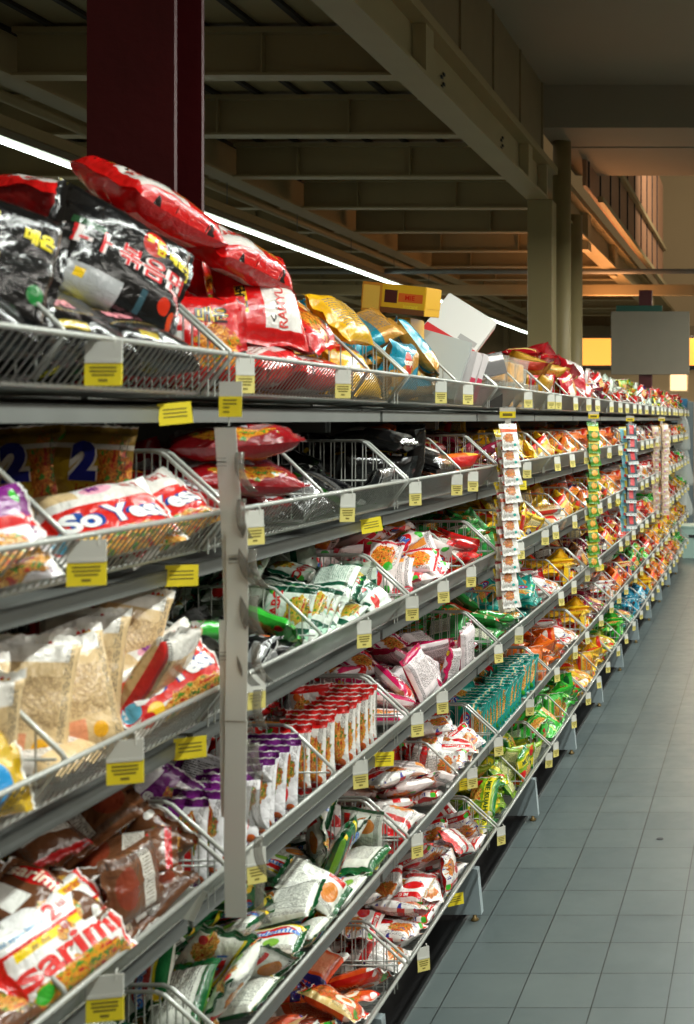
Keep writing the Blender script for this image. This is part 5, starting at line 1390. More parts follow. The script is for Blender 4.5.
    (36,5,-11262,49096,2707,-207,250,681), (36,5,-11356,46991,2803,-201,89,519), (36,5,-9658,47509,2303,-273,698,-623), (36,5,-12403,47497,2697,-551,-800,-181),
    (36,5,-9190,46240,2422,495,429,553), (36,5,-12339,48340,2590,-716,683,129),
]
HEAP = [
    (30,0,-11783,2453,-357,417,909,1), (30,0,-10597,4249,-348,-17,-42,-999), (30,0,-12223,796,-338,-10,67,998), (30,0,-12304,4207,-348,-999,30,-1),
    (30,0,-10780,3446,-189,8,-948,-319), (30,0,-10014,2019,-349,44,1,429), (30,0,-12425,1846,-205,47,978,154), (30,0,-12623,3532,5,85,1,707),
    (30,0,-11060,2623,-42,101,73,981), (30,0,-10420,3120,203,83,184,-94), (30,0,-10673,1284,-236,245,-61,-275), (30,0,-10637,716,-5,-943,-53,-186),
    (30,0,-11001,4269,155,-16,221,975), (30,0,-12618,1048,89,14,-27,707), (30,0,-9768,4257,16,33,-939,139), (30,0,-12017,3417,327,-273,-957,7),
    (30,0,-9355,817,133,22,805,-12), (30,0,-9698,2144,109,133,55,-50), (30,0,-12243,1545,481,-154,-976,119), (30,0,-12167,2545,429,-157,-226,959),
    (30,0,-11509,4303,563,-62,243,968), (30,0,-11250,787,301,-27,964,108), (30,0,-11870,1614,824,982,12,-143), (30,0,-9596,3362,275,363,-130,922),
    (30,0,-12416,678,594,22,366,-930), (30,0,-12443,2669,890,-964,28,-122), (30,0,-10811,2015,448,-41,-259,544), (30,0,-12684,4033,633,637,706,33),
    (30,0,-9837,1638,420,109,-156,505), (30,1,-12123,2677,-336,70,10,175), (30,1,-9922,800,-228,-33,171,6), (30,1,-12145,1397,-332,-143,-988,-20),
    (30,1,-12644,3888,-271,693,-697,-119), (30,1,-12691,2100,184,-193,-434,85), (30,1,-12139,966,58,231,94,-630), (30,1,-9635,3109,-342,-42,-44,703),
    (30,1,-11623,4063,-348,26,1,707), (30,1,-11866,2192,35,732,-680,-30), (30,1,-10941,2000,-297,731,-675,-83), (30,1,-10726,3108,-132,911,372,-20),
    (30,1,-9760,2211,-115,87,120,-986), (30,1,-11796,3205,198,198,943,-261), (30,1,-9850,4104,-222,-16,-225,-962), (30,1,-11113,1015,-102,109,252,-607),
    (30,1,-12395,710,395,308,-64,21), (30,1,-9718,2838,337,-35,-80,6), (30,1,-10017,1297,218,-43,-40,-659), (30,1,-12781,2759,541,-657,610,-363),
    (30,1,-10768,2272,405,-24,990,46), (30,1,-12213,4252,86,2,-998,51), (30,1,-11045,1297,533,6,7,-213), (30,1,-12339,698,924,327,-41,14),
    (30,1,-12240,3891,531,-408,-912,23), (30,1,-9206,1021,159,-490,-468,543), (30,1,-10243,4484,254,-185,569,760), (30,1,-11775,2009,714,712,656,113),
    (30,1,-11160,4106,230,373,266,889), (30,1,-9762,3782,373,-183,-46,18), (30,2,-12345,4126,-343,58,2,98), (30,2,-11675,2613,-349,38,25,838),
    (30,2,-10620,2022,-255,212,45,191), (30,2,-12325,3286,-15,991,-125,25), (30,2,-11120,799,-349,-18,-38,-999), (30,2,-9742,2894,-248,-898,409,-155),
    (30,2,-11320,4250,-191,35,211,-8), (30,2,-12303,1642,-267,464,868,159), (30,2,-9814,3056,279,187,-298,-910), (30,2,-10531,3880,-190,-180,164,-866),
    (30,2,-12412,784,-108,98,159,-982), (30,2,-11030,794,134,-80,123,10), (30,2,-12431,3802,357,35,58,998), (30,2,-9711,1646,-144,160,-183,665),
    (30,2,-9727,3861,198,448,-722,528), (30,2,-12804,2373,235,-134,-529,95), (30,2,-9809,4552,253,603,417,-462), (30,2,-10963,1473,305,-303,104,-28),
    (30,2,-9807,1694,472,-114,1,-127), (30,2,-11193,2602,137,-84,-148,-804), (30,2,-12318,1322,356,861,-473,144), (30,2,-11309,3218,530,124,-984,-116),
    (30,2,-10846,719,701,-35,-953,-272), (30,2,-11852,2091,731,-265,924,-141), (30,2,-11159,4276,340,983,15,-94), (30,2,-10861,2156,677,-552,834,7),
    (30,2,-9733,625,156,640,-340,608), (30,2,-12410,4073,760,706,-696,53), (30,2,-10812,4071,793,106,172,969), (30,3,-11535,1254,-342,-50,-36,584),
    (30,3,-12142,1723,-150,-774,593,-222), (30,3,-11891,4185,-349,40,-20,-48), (30,3,-12548,2982,-271,-37,-119,-733), (30,3,-10277,4279,-289,162,-2,0),
    (30,3,-10480,3004,-343,-18,55,-967), (30,3,-10504,967,-256,-705,-687,-111), (30,3,-11801,2124,298,-103,-86,115), (30,3,-10821,3650,11,-57,-59,-168),
    (30,3,-9878,1897,-299,-895,430,-75), (30,3,-12621,4061,56,706,-704,-69), (30,3,-11917,1013,371,-767,-599,-189), (30,3,-12815,1460,-95,611,618,351),
    (30,3,-9327,1063,193,556,218,575), (30,3,-12057,3268,223,624,-761,-176), (30,3,-10547,1697,314,-865,-499,52), (30,3,-12374,2495,588,82,992,8),
    (30,3,-10132,4219,263,-141,41,37), (30,3,-11059,639,458,-383,-716,-399), (30,3,-11849,4560,546,-645,151,203), (30,3,-12549,1500,741,303,9,-953),
    (30,3,-10896,2401,-51,-72,-117,990), (30,3,-10052,820,179,-886,35,400), (30,3,-11655,3388,655,232,186,-186), (30,3,-11072,1940,815,-103,-70,-986),
    (30,3,-9247,4063,-57,584,595,398), (30,3,-9666,2322,266,770,-432,-168), (30,3,-9632,3022,245,65,-849,387), (30,3,-11496,4139,662,719,-127,182),
    (30,4,-11177,3879,-349,38,-24,-157), (30,4,-12270,2594,-357,973,231,-1), (30,4,-11436,1458,-348,-23,-33,491), (30,4,-12308,3884,-234,30,-163,-375),
    (30,4,-9846,3852,-349,10,-44,-809), (30,4,-10990,2666,-264,-979,122,161), (30,4,-9990,1025,-355,-996,93,10), (30,4,-12409,2902,94,61,-58,8),
    (30,4,-10784,3575,60,26,68,-120), (30,4,-12270,474,0,709,-20,8), (30,4,-12260,4569,325,-678,76,116), (30,4,-11057,588,217,171,729,661),
    (30,4,-12430,1856,-23,-990,2,-34), (30,4,-10600,4477,49,-541,-78,-68), (30,4,-9640,804,99,-46,-1,999), (30,4,-12319,3833,277,-135,-53,-17),
    (30,4,-9645,2253,-206,-161,-85,980), (30,4,-11606,4280,774,322,106,-35), (30,4,-10296,2171,76,-24,-163,932), (30,4,-12613,4040,991,155,-290,651),
    (30,4,-9696,3356,119,17,170,-6), (30,4,-12587,2765,514,-727,-667,-160), (30,4,-11504,2371,346,196,151,619), (30,4,-12127,1152,73,371,-168,244),
    (30,4,-10961,1165,722,-57,208,916), (30,4,-10671,1400,206,-62,-243,597), (30,4,-12365,2133,830,136,971,156), (30,4,-10824,3465,576,23,-5,-978),
    (30,4,-12506,1150,569,51,948,179), (24,5,-11323,1219,-142,-84,53,702), (24,5,-11863,3084,-197,-7,-60,-780), (24,5,-10076,3132,-198,-27,-997,-57),
    (24,5,-12622,1228,65,323,328,628), (24,5,-12147,4094,208,964,-34,152), (24,5,-12265,4018,1053,1,974,-6), (24,5,-11879,2047,476,-26,81,-509),
    (24,5,-10204,4028,392,-94,69,7), (24,5,-10056,2096,175,97,-193,857), (24,5,-10293,1874,805,-175,962,201), (24,5,-11416,2699,1190,-223,-80,-62),
    (24,5,-10392,4078,1258,62,-194,979), (24,5,-10631,3947,1987,-979,-38,-77), (24,5,-12226,1149,1059,230,-72,666), (24,5,-11211,866,1311,337,341,-148),
    (24,5,-12365,3984,1860,313,-20,-950), (24,5,-9934,796,449,-658,320,590), (24,5,-12201,2465,1867,749,606,-24), (24,6,-11349,2240,-230,-9,-30,767),
    (24,6,-11872,2762,367,-182,-111,52), (24,6,-10115,2351,51,-375,227,-481), (24,6,-12193,4019,-237,1000,0,10), (24,6,-12356,3846,568,-32,-168,-704),
    (24,6,-10895,1111,227,-702,635,71), (24,6,-12043,1267,482,100,-377,237), (24,6,-9888,4148,396,-681,-234,-656), (24,6,-10623,3979,548,-286,-650,627),
    (24,6,-11240,3087,1167,163,154,884), (24,6,-12434,1228,1162,-680,672,-193), (24,6,-10540,3770,1656,57,27,731), (24,6,-12200,2341,1887,990,12,100),
    (24,6,-9469,2366,453,285,423,603), (24,6,-12313,4006,1574,211,-582,-706), (24,6,-11218,949,1762,312,-235,917), (24,6,-11241,3701,2396,154,10,51),
    (24,6,-12039,2784,2696,-145,-162,953), (24,7,-11127,3126,-230,-23,-21,326), (24,7,-12403,3813,10,694,707,-1), (24,7,-10371,4041,137,-132,295,41),
    (24,7,-12222,2060,-26,-134,-161,978), (24,7,-11957,3483,810,-131,102,-681), (24,7,-11935,783,546,-504,228,271), (24,7,-10318,2006,-24,-489,-841,-47),
    (24,7,-11204,2970,1273,136,56,926), (24,7,-12005,1752,803,-77,80,990), (24,7,-9662,3595,555,317,118,703), (24,7,-9668,1232,262,-707,-678,87),
    (24,7,-9906,2813,1317,-459,-785,4), (24,7,-12140,1482,1509,-600,796,-79), (24,7,-11587,4101,1736,960,-37,158), (24,7,-10314,983,1138,32,968,-185),
    (24,7,-12193,1078,2227,-6,8,-1000), (24,7,-11837,2639,2035,6,-1,-114), (24,7,-12133,4086,2336,-156,216,963),
]
SHOWN = [
    5, 6, 7, 9, 10, 11, 12, 13, 16, 17, 18, 19, 20, 21, 22, 23, 25, 26, 27, 28, 29, 30, 33, 34, 35, 36, 39, 41, 42, 43,
    44, 47, 48, 50, 53, 57, 59, 62, 63, 70, 71, 76, 91, 95, 96, 98, 99, 100, 103, 104, 105, 106, 113, 119, 124, 125, 128, 129, 132, 134,
    135, 136, 137, 138, 139, 140, 141, 142, 143, 146, 148, 149, 167, 169, 170, 175, 191, 197, 198, 199, 210, 215, 216, 219, 224, 225, 226, 227, 228, 229,
    236, 239, 245, 246, 247, 250, 253, 254, 255, 256, 257, 258, 270, 273, 278, 279, 280, 281, 282, 283, 287, 290, 292, 293, 312, 315, 316, 320, 321, 324,
    325, 326, 328, 331, 333, 336, 338, 348, 350, 354, 355, 358, 378, 379, 382, 387, 389, 390, 402, 411, 414, 417, 418, 442, 452, 462, 464, 469, 477, 478,
    479, 482, 484, 486, 487, 488, 489, 490, 491, 492, 493, 494, 495, 496, 502, 507, 510, 511, 512, 513, 514, 515, 516, 517, 518, 519, 527, 528, 529, 531,
    539, 545, 561, 564, 565, 566, 568, 569, 571, 573, 574, 576, 577, 578, 579, 596, 597, 600, 601, 602, 603, 605, 607, 617, 623, 625, 627, 628, 631, 665,
    681, 683, 687, 693, 697, 698, 701, 704, 707, 708, 709, 711, 715, 718, 723, 724, 725, 727, 728, 730, 733, 734, 735, 737, 738, 741, 752, 753, 756, 758,
    761, 766, 768, 772, 774, 776, 785, 786, 792, 801, 803, 804, 806, 807, 808, 809, 810, 811, 812, 813, 814, 815, 816, 817, 818, 819, 822, 824, 825, 853,
    874, 877, 879, 888, 890, 892, 895, 899, 902, 905, 907, 915, 920, 921, 926, 927, 933, 935, 941, 942, 944, 946, 948, 951, 954, 955, 961, 963, 972, 976,
    985, 989, 993, 995, 996, 1004, 1013, 1014, 1017, 1019, 1022, 1024, 1035, 1036, 1037, 1039, 1040, 1041, 1042, 1043, 1136, 1855, 1887, 1926, 2370, 2373, 2391, 2396, 2400, 2406,
    2454, 2891, 2917, 2924, 2925, 2928, 2942, 2947, 3401, 3406, 3407, 3409, 3415, 3419, 3421, 3442, 3449, 3467, 3475, 3476, 3479, 3500, 3534, 3551, 3609, 3926, 3931, 3932, 3938, 3943,
    3952, 3958, 3960, 3966, 3970, 3993, 4016, 4028, 4084,
]

# ---------------------------------------------------------------- heaps of packs
KEYS = sorted(DES)


def unpack(rows):
    """rows of: design number, shelf row, x y z in tenths of a millimetre, rotation (x y z of the quaternion) in thousandths"""
    out = []
    for d, row, x, y, z, a, b_, c in rows:
        a, b_, c = a / 1000.0, b_ / 1000.0, c / 1000.0
        w_ = math.sqrt(max(0.0, 1 - a * a - b_ * b_ - c * c))
        out.append((KEYS[d], row, Vector((x / 10000.0, y / 10000.0, z / 10000.0)), Quaternion((w_, a, b_, c))))
    return out


PACKS = unpack(NEAR)      # (design, row, position, rotation)
HEAPS = unpack(HEAP)      # generic heaps; row field = heap number, positions relative to their own rail
HN = {}
for k, h, p, q in HEAPS:
    HN.setdefault(h, []).append((k, p, q))
# what fills each half section beyond the sachet strip, per row
FAR = [
    ['goldbag', 'redbag', 'redbag', 'maroon', 'yellow2', 'red', 'redwhite', 'red', 'abc', 'abc', 'yellowgreen', 'abc', 'red', 'goreng', 'yellow2', 'red', 'greenred', 'red'],
    ['yellow2', 'orange', 'orange', 'yellow2', 'orange', 'goreng', 'brown', 'red', 'redwhite', 'orange', 'maroon', 'brown', 'yellow2', 'whitered', 'red', 'orange', 'green', 'yellow2'],
    ['cream2', 'yellow2', 'orange', 'goreng', 'yellow2', 'orange', 'redwhite', 'pinkred', 'redwhite', 'whitered', 'orange', 'red', 'magenta', 'whitered', 'yellow2', 'red', 'green', 'redwhite'],
    ['redwhite', 'yellow2', 'brown', 'maroon', 'yellow2', 'red', 'red', 'redwhite', 'red', 'orange', 'green', 'redwhite', 'whitered', 'goreng', 'red', 'yellow2', 'yellow2', 'green'],
    ['orange', 'redwhite', 'yellow2', 'maroon', 'redwhite', 'orange', 'goreng', 'greenred', 'green', 'red', 'orange', 'yellow2', 'yellow2', 'yellow2', 'green', 'yellow2', 'red', 'yellow2'],
    ['green', 'green', 'yellow2', 'yellow2', 'yellowgreen', 'green', 'teal', 'blue', 'blue', 'yellow2', 'orange', 'orange', 'yellow2', 'goreng', 'orange', 'yellow2', 'green', 'teal'],
]
RF = random.Random(77)
for r in range(6):
    for hb in range(2 * (NB_ - 4)):
        key = FAR[r][hb % len(FAR[r])]
        key = 'cream' if key == 'cream2' else key
        big = DES[key]['cls'] != 'S'
        y0 = 5 + hb * 0.5
        if r == 0 and y0 < 6:
            continue
        heap = HN[(5 + (hb + r) % 3) if r == 0 and big else (hb * 2 + r * 3 + hb // 3) % 5]
        for _, p, q in heap:
            if big and r > 0 and RF.random() < 0.5:
                continue
            PACKS.append((key, r, Vector((p.x, p.y + y0, p.z + TOPS[r])), q))
        if r == 0 and not big:      # the top row is heaped higher
            for _, p, q in HN[(hb * 3 + 1) % 5]:
                if p.z > -0.03:
                    PACKS.append((FAR[0][(hb + 3) % 18] if DES[FAR[0][(hb + 3) % 18]]['cls'] == 'S' else key, r, Vector((max(p.x - 0.045, XB + 0.11), p.y + y0, p.z + TOPS[r] + 0.085)), q))
PACKS = [k for k in PACKS if not (k[1] == 0 and abs(k[2].y - 12.94) < 0.13 and k[2].x < -1.12)]      # room for the sign's post
shown_set = set(SHOWN)


def shown(i):
    return bool(SURVEY) or i in shown_set


def bays_(y):
    b = int(math.floor(y))
    if b <= 1:
        return 'before long white strip'
    return {2: 'past long white strip', 3: 'before white sachet strip', 4: 'past white sachet strip', 5: 'before green sachet strip',
            6: 'past green sachet strip'}.get(b, '%s section past green strip' % ORD[b - 6])


def pose(q):
    n = q @ Vector((0, 0, 1))
    l = q @ Vector((1, 0, 0))
    if abs(l.z) > 0.72:
        return 'on end'
    if abs(n.z) > 0.8:
        return 'lying flat'
    if abs(n.z) < 0.45 and abs(l.z) < 0.4:
        return 'on edge'
    return 'tilted'


def scr(p):
    return VX + F * p.x / p.y


singles, rest = [], {}
for i, (key, r, p, q) in enumerate(PACKS):
    if shown(i):
        singles.append((i, key, r, p, q))
    else:
        rest.setdefault(DES[key]['name'], []).append((i, key, p, q))
order = {}
for i, key, r, p, q in singles:
    order.setdefault((DES[key]['desc'], r, max(1, int(p.y))), []).append((scr(p), i))
rank = {}
for k, v in order.items():
    v.sort()
    for j, (_, i) in enumerate(v):
        rank[i] = (j, len(v))
SHORT = dict((k, v['desc'].replace(' and ', '-and-').split(' with ')[0]) for k, v in DES.items())
GROUPW = {}
for i, key, r, p, q in singles:
    d = DES[key]
    lev = 'h' if p.y < 2.2 else 'm' if p.y < 5 else 'l'
    o = link(d['name'], pack_me(key, i % 2, lev))
    o.rotation_mode = 'QUATERNION'
    o.location = p
    o.rotation_quaternion = q
    j, n = rank[i]
    if n == 1:
        w_ = 'the only one'
    elif j == 0:
        w_ = 'leftmost'
    elif j == n - 1:
        w_ = 'rightmost'
    else:
        w_ = ORD[j] + ' from left'
    base = SHORT[key]
    if d['desc'].count(' with '):
        extra = d['desc'].split(' with ')[1].split()
    lb = '%s %s, %s, %s %s' % (base, pose(q), w_, ROWW[r], bays_(p.y))
    tag(o, lb, d['cat'], '%ss heaped in the %s %s' % (base, ROWW[r], bays_(p.y)))
    if SURVEY:
        o['pid'] = i
# every pack past the individually built ones: one object per kind
for nm, lst in rest.items():
    V, Fc, UVs, MI, mats, off = [], [], [], [], [], 0
    for i, key, p, q in lst:
        me_key = (key, i % 2, 'm' if p.y < 4 else 'l')
        (vs, fs, uv, mi), m_, _ = pack_mesh(*me_key)
        for x_ in m_:
            if x_ not in mats:
                mats.append(x_)
        lut = [mats.index(x_) for x_ in m_]
        R3 = np.array(q.to_matrix())
        V.append(vs @ R3.T + np.array(p))
        Fc += [[a + off for a in f] for f in fs]
        UVs += uv
        MI += [lut[x_] for x_ in mi]
        off += len(vs)
    me = mesh(nm, np.concatenate(V), Fc, mats, UVs, MI, smooth=True)
    o = link('remaining_' + nm + 's', me)
    tag(o, 'remaining %ss heaped under and behind the nearer ones and far along the aisle' % DES[lst[0][1]]['cat'], DES[lst[0][1]]['cat'] + 's', kind='stuff')

# ---------------------------------------------------------------- cartons and tubs on the top row


def carton_mat(name, base, top=(), side=()):
    b = NB(name)
    uv = b.n('ShaderNodeUVMap').outputs[0]
    sx = b.n('ShaderNodeSeparateXYZ')
    b.put(sx.inputs[0], uv)
    col = b.n('ShaderNodeRGB')
    col.outputs[0].default_value = lin(base)
    col = col.outputs[0]
    for shp in list(top) + [(s[0] + 4,) + tuple(s[1:]) for s in ()]:
        u0, v0, u1, v1, c = shp
        m = b.math('MULTIPLY', b.math('COMPARE', sx.outputs[0], (u0 + u1) / 2, (u1 - u0) / 2), b.math('COMPARE', sx.outputs[1], (v0 + v1) / 2, (v1 - v0) / 2))
        col = b.mix(m, col, lin(c))
    b.put(b.bsdf.inputs['Base Color'], col)
    b.bsdf.inputs['Roughness'].default_value = 0.32
    b.bsdf.inputs['Coat Weight'].default_value = 0.2
    return b.m


CM_Y = carton_mat('yellow_carton', (214, 160, 26), [(0, 0, 0.32, 1, (190, 120, 30)), (0.02, 0.1, 0.28, 0.9, (226, 170, 60)), (0.3, 0.0, 1, 0.26, (150, 80, 20)), (0.4, 0.3, 0.58, 0.72, (60, 20, 14)), (4.0, 0, 4.32, 1, (190, 120, 30)), (4.02, 0.1, 4.28, 0.9, (226, 176, 70)), (4.3, 0, 5, 0.2, (110, 60, 24)), (4.36, 0.36, 4.56, 0.8, (70, 20, 16)), (4.58, 0.42, 4.96, 0.72, (206, 90, 20))])
CM_W = carton_mat('white_red_carton', (214, 212, 206), [(0, 0, 1, 0.2, (196, 30, 34)), (0.6, 0.24, 0.95, 0.36, (160, 158, 154)), (2, 0, 3, 0.2, (196, 30, 34)), (2.55, 0.3, 2.95, 0.42, (150, 148, 144)), (4, 0, 5, 1, (206, 204, 198)), (6, 0, 7, 0.3, (196, 30, 34))])
CM_B = carton_mat('black_white_carton', (208, 204, 200), [(0.0, 0, 0.3, 1, (22, 20, 20)), (0.4, 0.1, 0.95, 0.9, (226, 190, 196)), (4.0, 0, 4.3, 1, (22, 20, 20)), (6, 0, 7, 1, (20, 19, 18)), (2.1, 0.1, 2.9, 0.9, (200, 198, 192))])
CM_P = carton_mat('pink_striped_carton', (214, 206, 206), [(0.1, 0, 0.3, 1, (206, 60, 90)), (0.45, 0, 0.6, 1, (196, 40, 70)), (0.75, 0, 0.9, 1, (206, 60, 90)), (2.1, 0, 2.3, 1, (206, 60, 90)), (2.5, 0, 2.65, 1, (196, 40, 70)), (4.1, 0, 4.3, 1, (206, 60, 90)), (4.5, 0, 4.7, 1, (196, 40, 70)), (6, 0, 7, 0.5, (196, 50, 80))])
CM_G = carton_mat('pale_grey_carton', (176, 182, 180), [(0.0, 0, 1, 0.14, (120, 150, 150)), (4, 0, 5, 0.2, (130, 150, 150))])
_bk = base


def carton(mat, size, loc, rot, label, group=None, words=(), inkc=()):
    vs, fs, uv, mi = carton_geo(size, words)
    o = link('noodle_carton', mesh('noodle_carton', vs, fs, [mat] + [ink(c) for c in inkc], uv, mi))
    o.location = loc
    o.rotation_euler = [math.radians(a) for a in rot]
    tag(o, label, 'carton', group)
    return o


FZ = TOPS[0] - 0.07
YW = [('MIE', 0.76, 0.58, 0.014, 1, 0.02, 0, 1), ('instant', 0.78, 0.28, 0.011, 2, 0.01, 0, 1)]
CR = [(206, 40, 20), (240, 206, 60)]
for k in range(3):
    carton(CM_Y, (0.19, 0.13, 0.085), (-1.14 + 0.004 * k, 3.62 + 0.006 * k, FZ + 0.044 + 0.0875 * k), (0, 0, 8 - 5 * k), 'yellow noodle carton in the stack behind the teal bags, %s from bottom' % ORD[k], 'yellow cartons behind the teal bags', YW, CR)
carton(CM_Y, (0.19, 0.13, 0.085), (-1.075, 3.60, FZ + 0.054 + 0.0875 * 3), (3, 6, -4), 'yellow noodle carton topmost and tilted, behind the teal bags', 'yellow cartons behind the teal bags', YW, CR)
carton(CM_G, (0.15, 0.05, 0.19), (-1.0, 3.735, FZ + 0.125), (-14, 16, 8), 'pale grey carton standing upright behind the pink striped boxes')
for k in range(4):
    carton(CM_P, (0.12, 0.034, 0.16), (-0.965 - 0.012 * (k % 2), 3.80 + 0.044 * k, FZ + 0.105), (-8, 12 + 5 * (k % 2), -14), 'pink and white striped box standing upright, %s from the near end' % ORD[k], 'pink striped boxes on the top row')
carton(CM_B, (0.18, 0.13, 0.06), (-0.995, 4.10, FZ + 0.034), (0, 0, -12), 'black and white carton lying flat under the pink topped one')
carton(CM_B, (0.17, 0.13, 0.075), (-0.98, 4.09, FZ + 0.128), (10, -12, -28), 'black and white carton with pink top, lying at the front rail')
for k in range(2):
    carton(CM_B, (0.18, 0.14, 0.085), (-1.17, 4.12 + 0.01 * k, FZ + 0.046 + 0.088 * k), (0, 0, 6 * k), 'black and white carton under the tilted white one, ' + ('lower' if k == 0 else 'upper'), 'black and white cartons under the tilted white one')
carton(CM_W, (0.19, 0.175, 0.06), (-1.06, 4.21, FZ + 0.275), (62, 32, 6), 'white carton with red edge tilted on top of the other cartons', None, [('NOODLES', 0.7, 0.12, 0.014, 1, 0.02, 0, 0)], [(240, 230, 226)])

M_TUB = clear('tub_plastic', (220, 222, 214), 0.24, 0.1)
M_TUBFOOD = plain('tub_contents', (206, 150, 60), 0.5, var=0.35, vscale=40)
M_TUBLABEL = plain('tub_label', (200, 120, 50), 0.4, var=0.3, vscale=30)


def tub(loc, yaw, label, tilt=0):
    t = empty('clear_tub', loc, label, 'tub', 'clear tubs on the top row')
    t.rotation_euler = (math.radians(tilt), 0, math.radians(yaw))
    p = MB()
    s0, s1, h = 0.052, 0.062, 0.085
    for a, b_, c, d in (((-s0, -s0), (s0, -s0), (-s1, -s1), (s1, -s1)), ((s0, -s0), (s0, s0), (s1, -s1), (s1, s1)), ((s0, s0), (-s0, s0), (s1, s1), (-s1, s1)), ((-s0, s0), (-s0, -s0), (-s1, s1), (-s1, -s1))):
        p.add([(a[0], a[1], 0.002), (b_[0], b_[1], 0.002), (d[0], d[1], h), (c[0], c[1], h)], [(0, 1, 2, 3)])
    p.box(-s0, s0, -s0, s0, 0.0, 0.002)
    p.build('tub_body', M_TUB, t)
    MB().box(-s1 - 0.004, s1 + 0.004, -s1 - 0.004, s1 + 0.004, h, h + 0.008, 0.003).build('lid', M_TUB, t)
    MB().box(-s0 + 0.004, s0 - 0.004, -s0 + 0.004, s0 - 0.004, 0.004, 0.078, 0.01).build('contents', M_TUBFOOD, t)
    MB().box(-0.03, 0.03, -s1 - 0.001, -s1, 0.03, 0.07).build('paper_label', M_TUBLABEL, t)


n = 0
for zz in range(2):
    for yy in range(3):
        tub((-0.965 - 0.03 * zz, 4.42 + 0.15 * yy, FZ + 0.004 + 0.096 * zz), 12 - 9 * yy, 'clear square food tub in the %s layer, %s from the near end' % ('lower' if zz == 0 else 'upper', ORD[yy]))

# ---------------------------------------------------------------- price tags
tagN = {}


def tag_parts(wide, paper):
    hgt = 0.055
    p1 = MB().box(-wide / 2, wide / 2, -0.0012, 0.0012, -0.024, 0.004)
    p1.box(-wide / 2, wide / 2, -0.0022, -0.0012, -0.025, -0.021)
    for sx in (-0.3, 0.3):
        p1.tube([(wide * sx, 0.004, 0.010), (wide * sx, -0.001, 0.006), (wide * sx, -0.001, -0.004)], 0.0011, 5)
    p2 = MB().box(-wide / 2, wide / 2, -0.0010, 0.0010, -hgt, -0.0235)
    p2.cur = 1
    for k, z_ in enumerate((-0.031, -0.036, -0.041, -0.0475)):
        w2 = wide * (0.36, 0.36, 0.3, 0.12)[k]
        p2.box(-w2, w2, -0.0014, -0.0010, z_ - (0.0012 if k < 3 else 0.002), z_ + 0.0012)
    return p1.mesh('tag_holder', [M_CARDW]), p2.mesh('price_card', [paper, M_INK])


TAGM = {'w': tag_parts(0.046, M_TAGY), 'n': tag_parts(0.031, M_TAGP)}
p_ = MB().box(-0.024, 0.024, -0.0008, 0.0008, -0.034, 0.0)
p_.cur = 1
for z_ in (-0.010, -0.016, -0.022):
    p_.box(-0.017, 0.017, -0.0012, -0.0008, z_ - 0.001, z_ + 0.001)
LIPM = p_.mesh('price_card', [M_TAGY, M_INK])
WHITM = MB().box(-0.024, 0.024, -0.0008, 0.0008, -0.052, 0.0).mesh('blank_card', [M_CARDW])
TAGS = []
RT = random.Random(5)
R0 = {0: [104, 245, 343, 441, 468, 528, 551], 1: [87, 254, 348, 415, 457, 473, 527], 2: [125, 256, 364, 412, 443, 471, 520, 545], 3: [105, 256, 360, 417, 442, 498, 519], 4: [417, 472, 498, 530], 5: [423, 501, 549]}
LIP = {0: [174], 1: [182, 370, 520], 2: [190], 3: [384], 4: [466], 5: [455]}
WHITE = {3: [180]}
for r in range(6):
    lst = [(px, 'rail') for px in R0[r]] + [(px, 'lip') for px in LIP.get(r, [])] + [(px, 'white') for px in WHITE.get(r, [])]
    for px, kind in lst:
        TAGS.append((r, -(XF + (0.008 if kind == 'rail' else -0.05)) * F / (VX - px), kind))
    y = 5.12
    while y < 13.8:
        TAGS.append((r, y + RT.uniform(-0.08, 0.08), 'rail' if RT.random() < 0.97 else 'lip'))
        y += 0.43
for r in range(6):
    row = sorted([t_ for t_ in TAGS if t_[0] == r], key=lambda t_: t_[1])
    for j, (_, y, kind) in enumerate(row):
        where = '%s of the %s from near end' % (ORD[j], ROWW[r])
        if kind == 'rail':
            t = empty('price_tag', (XF + 0.008, y, TOPS[r] - 0.009), 'white and yellow price tag on the rail, ' + where, 'price tag', 'price tags along the ' + ROWW[r])
            t.rotation_euler = (RT.uniform(-0.12, 0.02), RT.uniform(-0.03, 0.03), math.radians(RT.uniform(6, 16) if y < 1.9 else RT.uniform(24, 44) if y < 5 else RT.uniform(44, 60)))
            a, b_ = TAGM['w' if y < 1.9 else 'n']
            link('tag_holder', a, t)
            link('price_card', b_, t)
        elif kind == 'lip':
            o = link('price_card', LIPM)
            o.location = (XF - 0.05, y, TOPS[r] - 0.082)
            o.rotation_euler = (math.radians(-6), math.radians(RT.uniform(-10, 4)), math.radians(26))
            tag(o, 'plain yellow price card on the shelf edge, ' + where, 'price tag', 'price tags along the ' + ROWW[r])
        else:
            o = link('blank_card', WHITM)
            o.location = (XF - 0.03, y, TOPS[r] - 0.015)
            o.rotation_euler = (math.radians(8), math.radians(24), math.radians(20))
            tag(o, 'blank whitish card hanging crooked below the rail, ' + where, 'card')

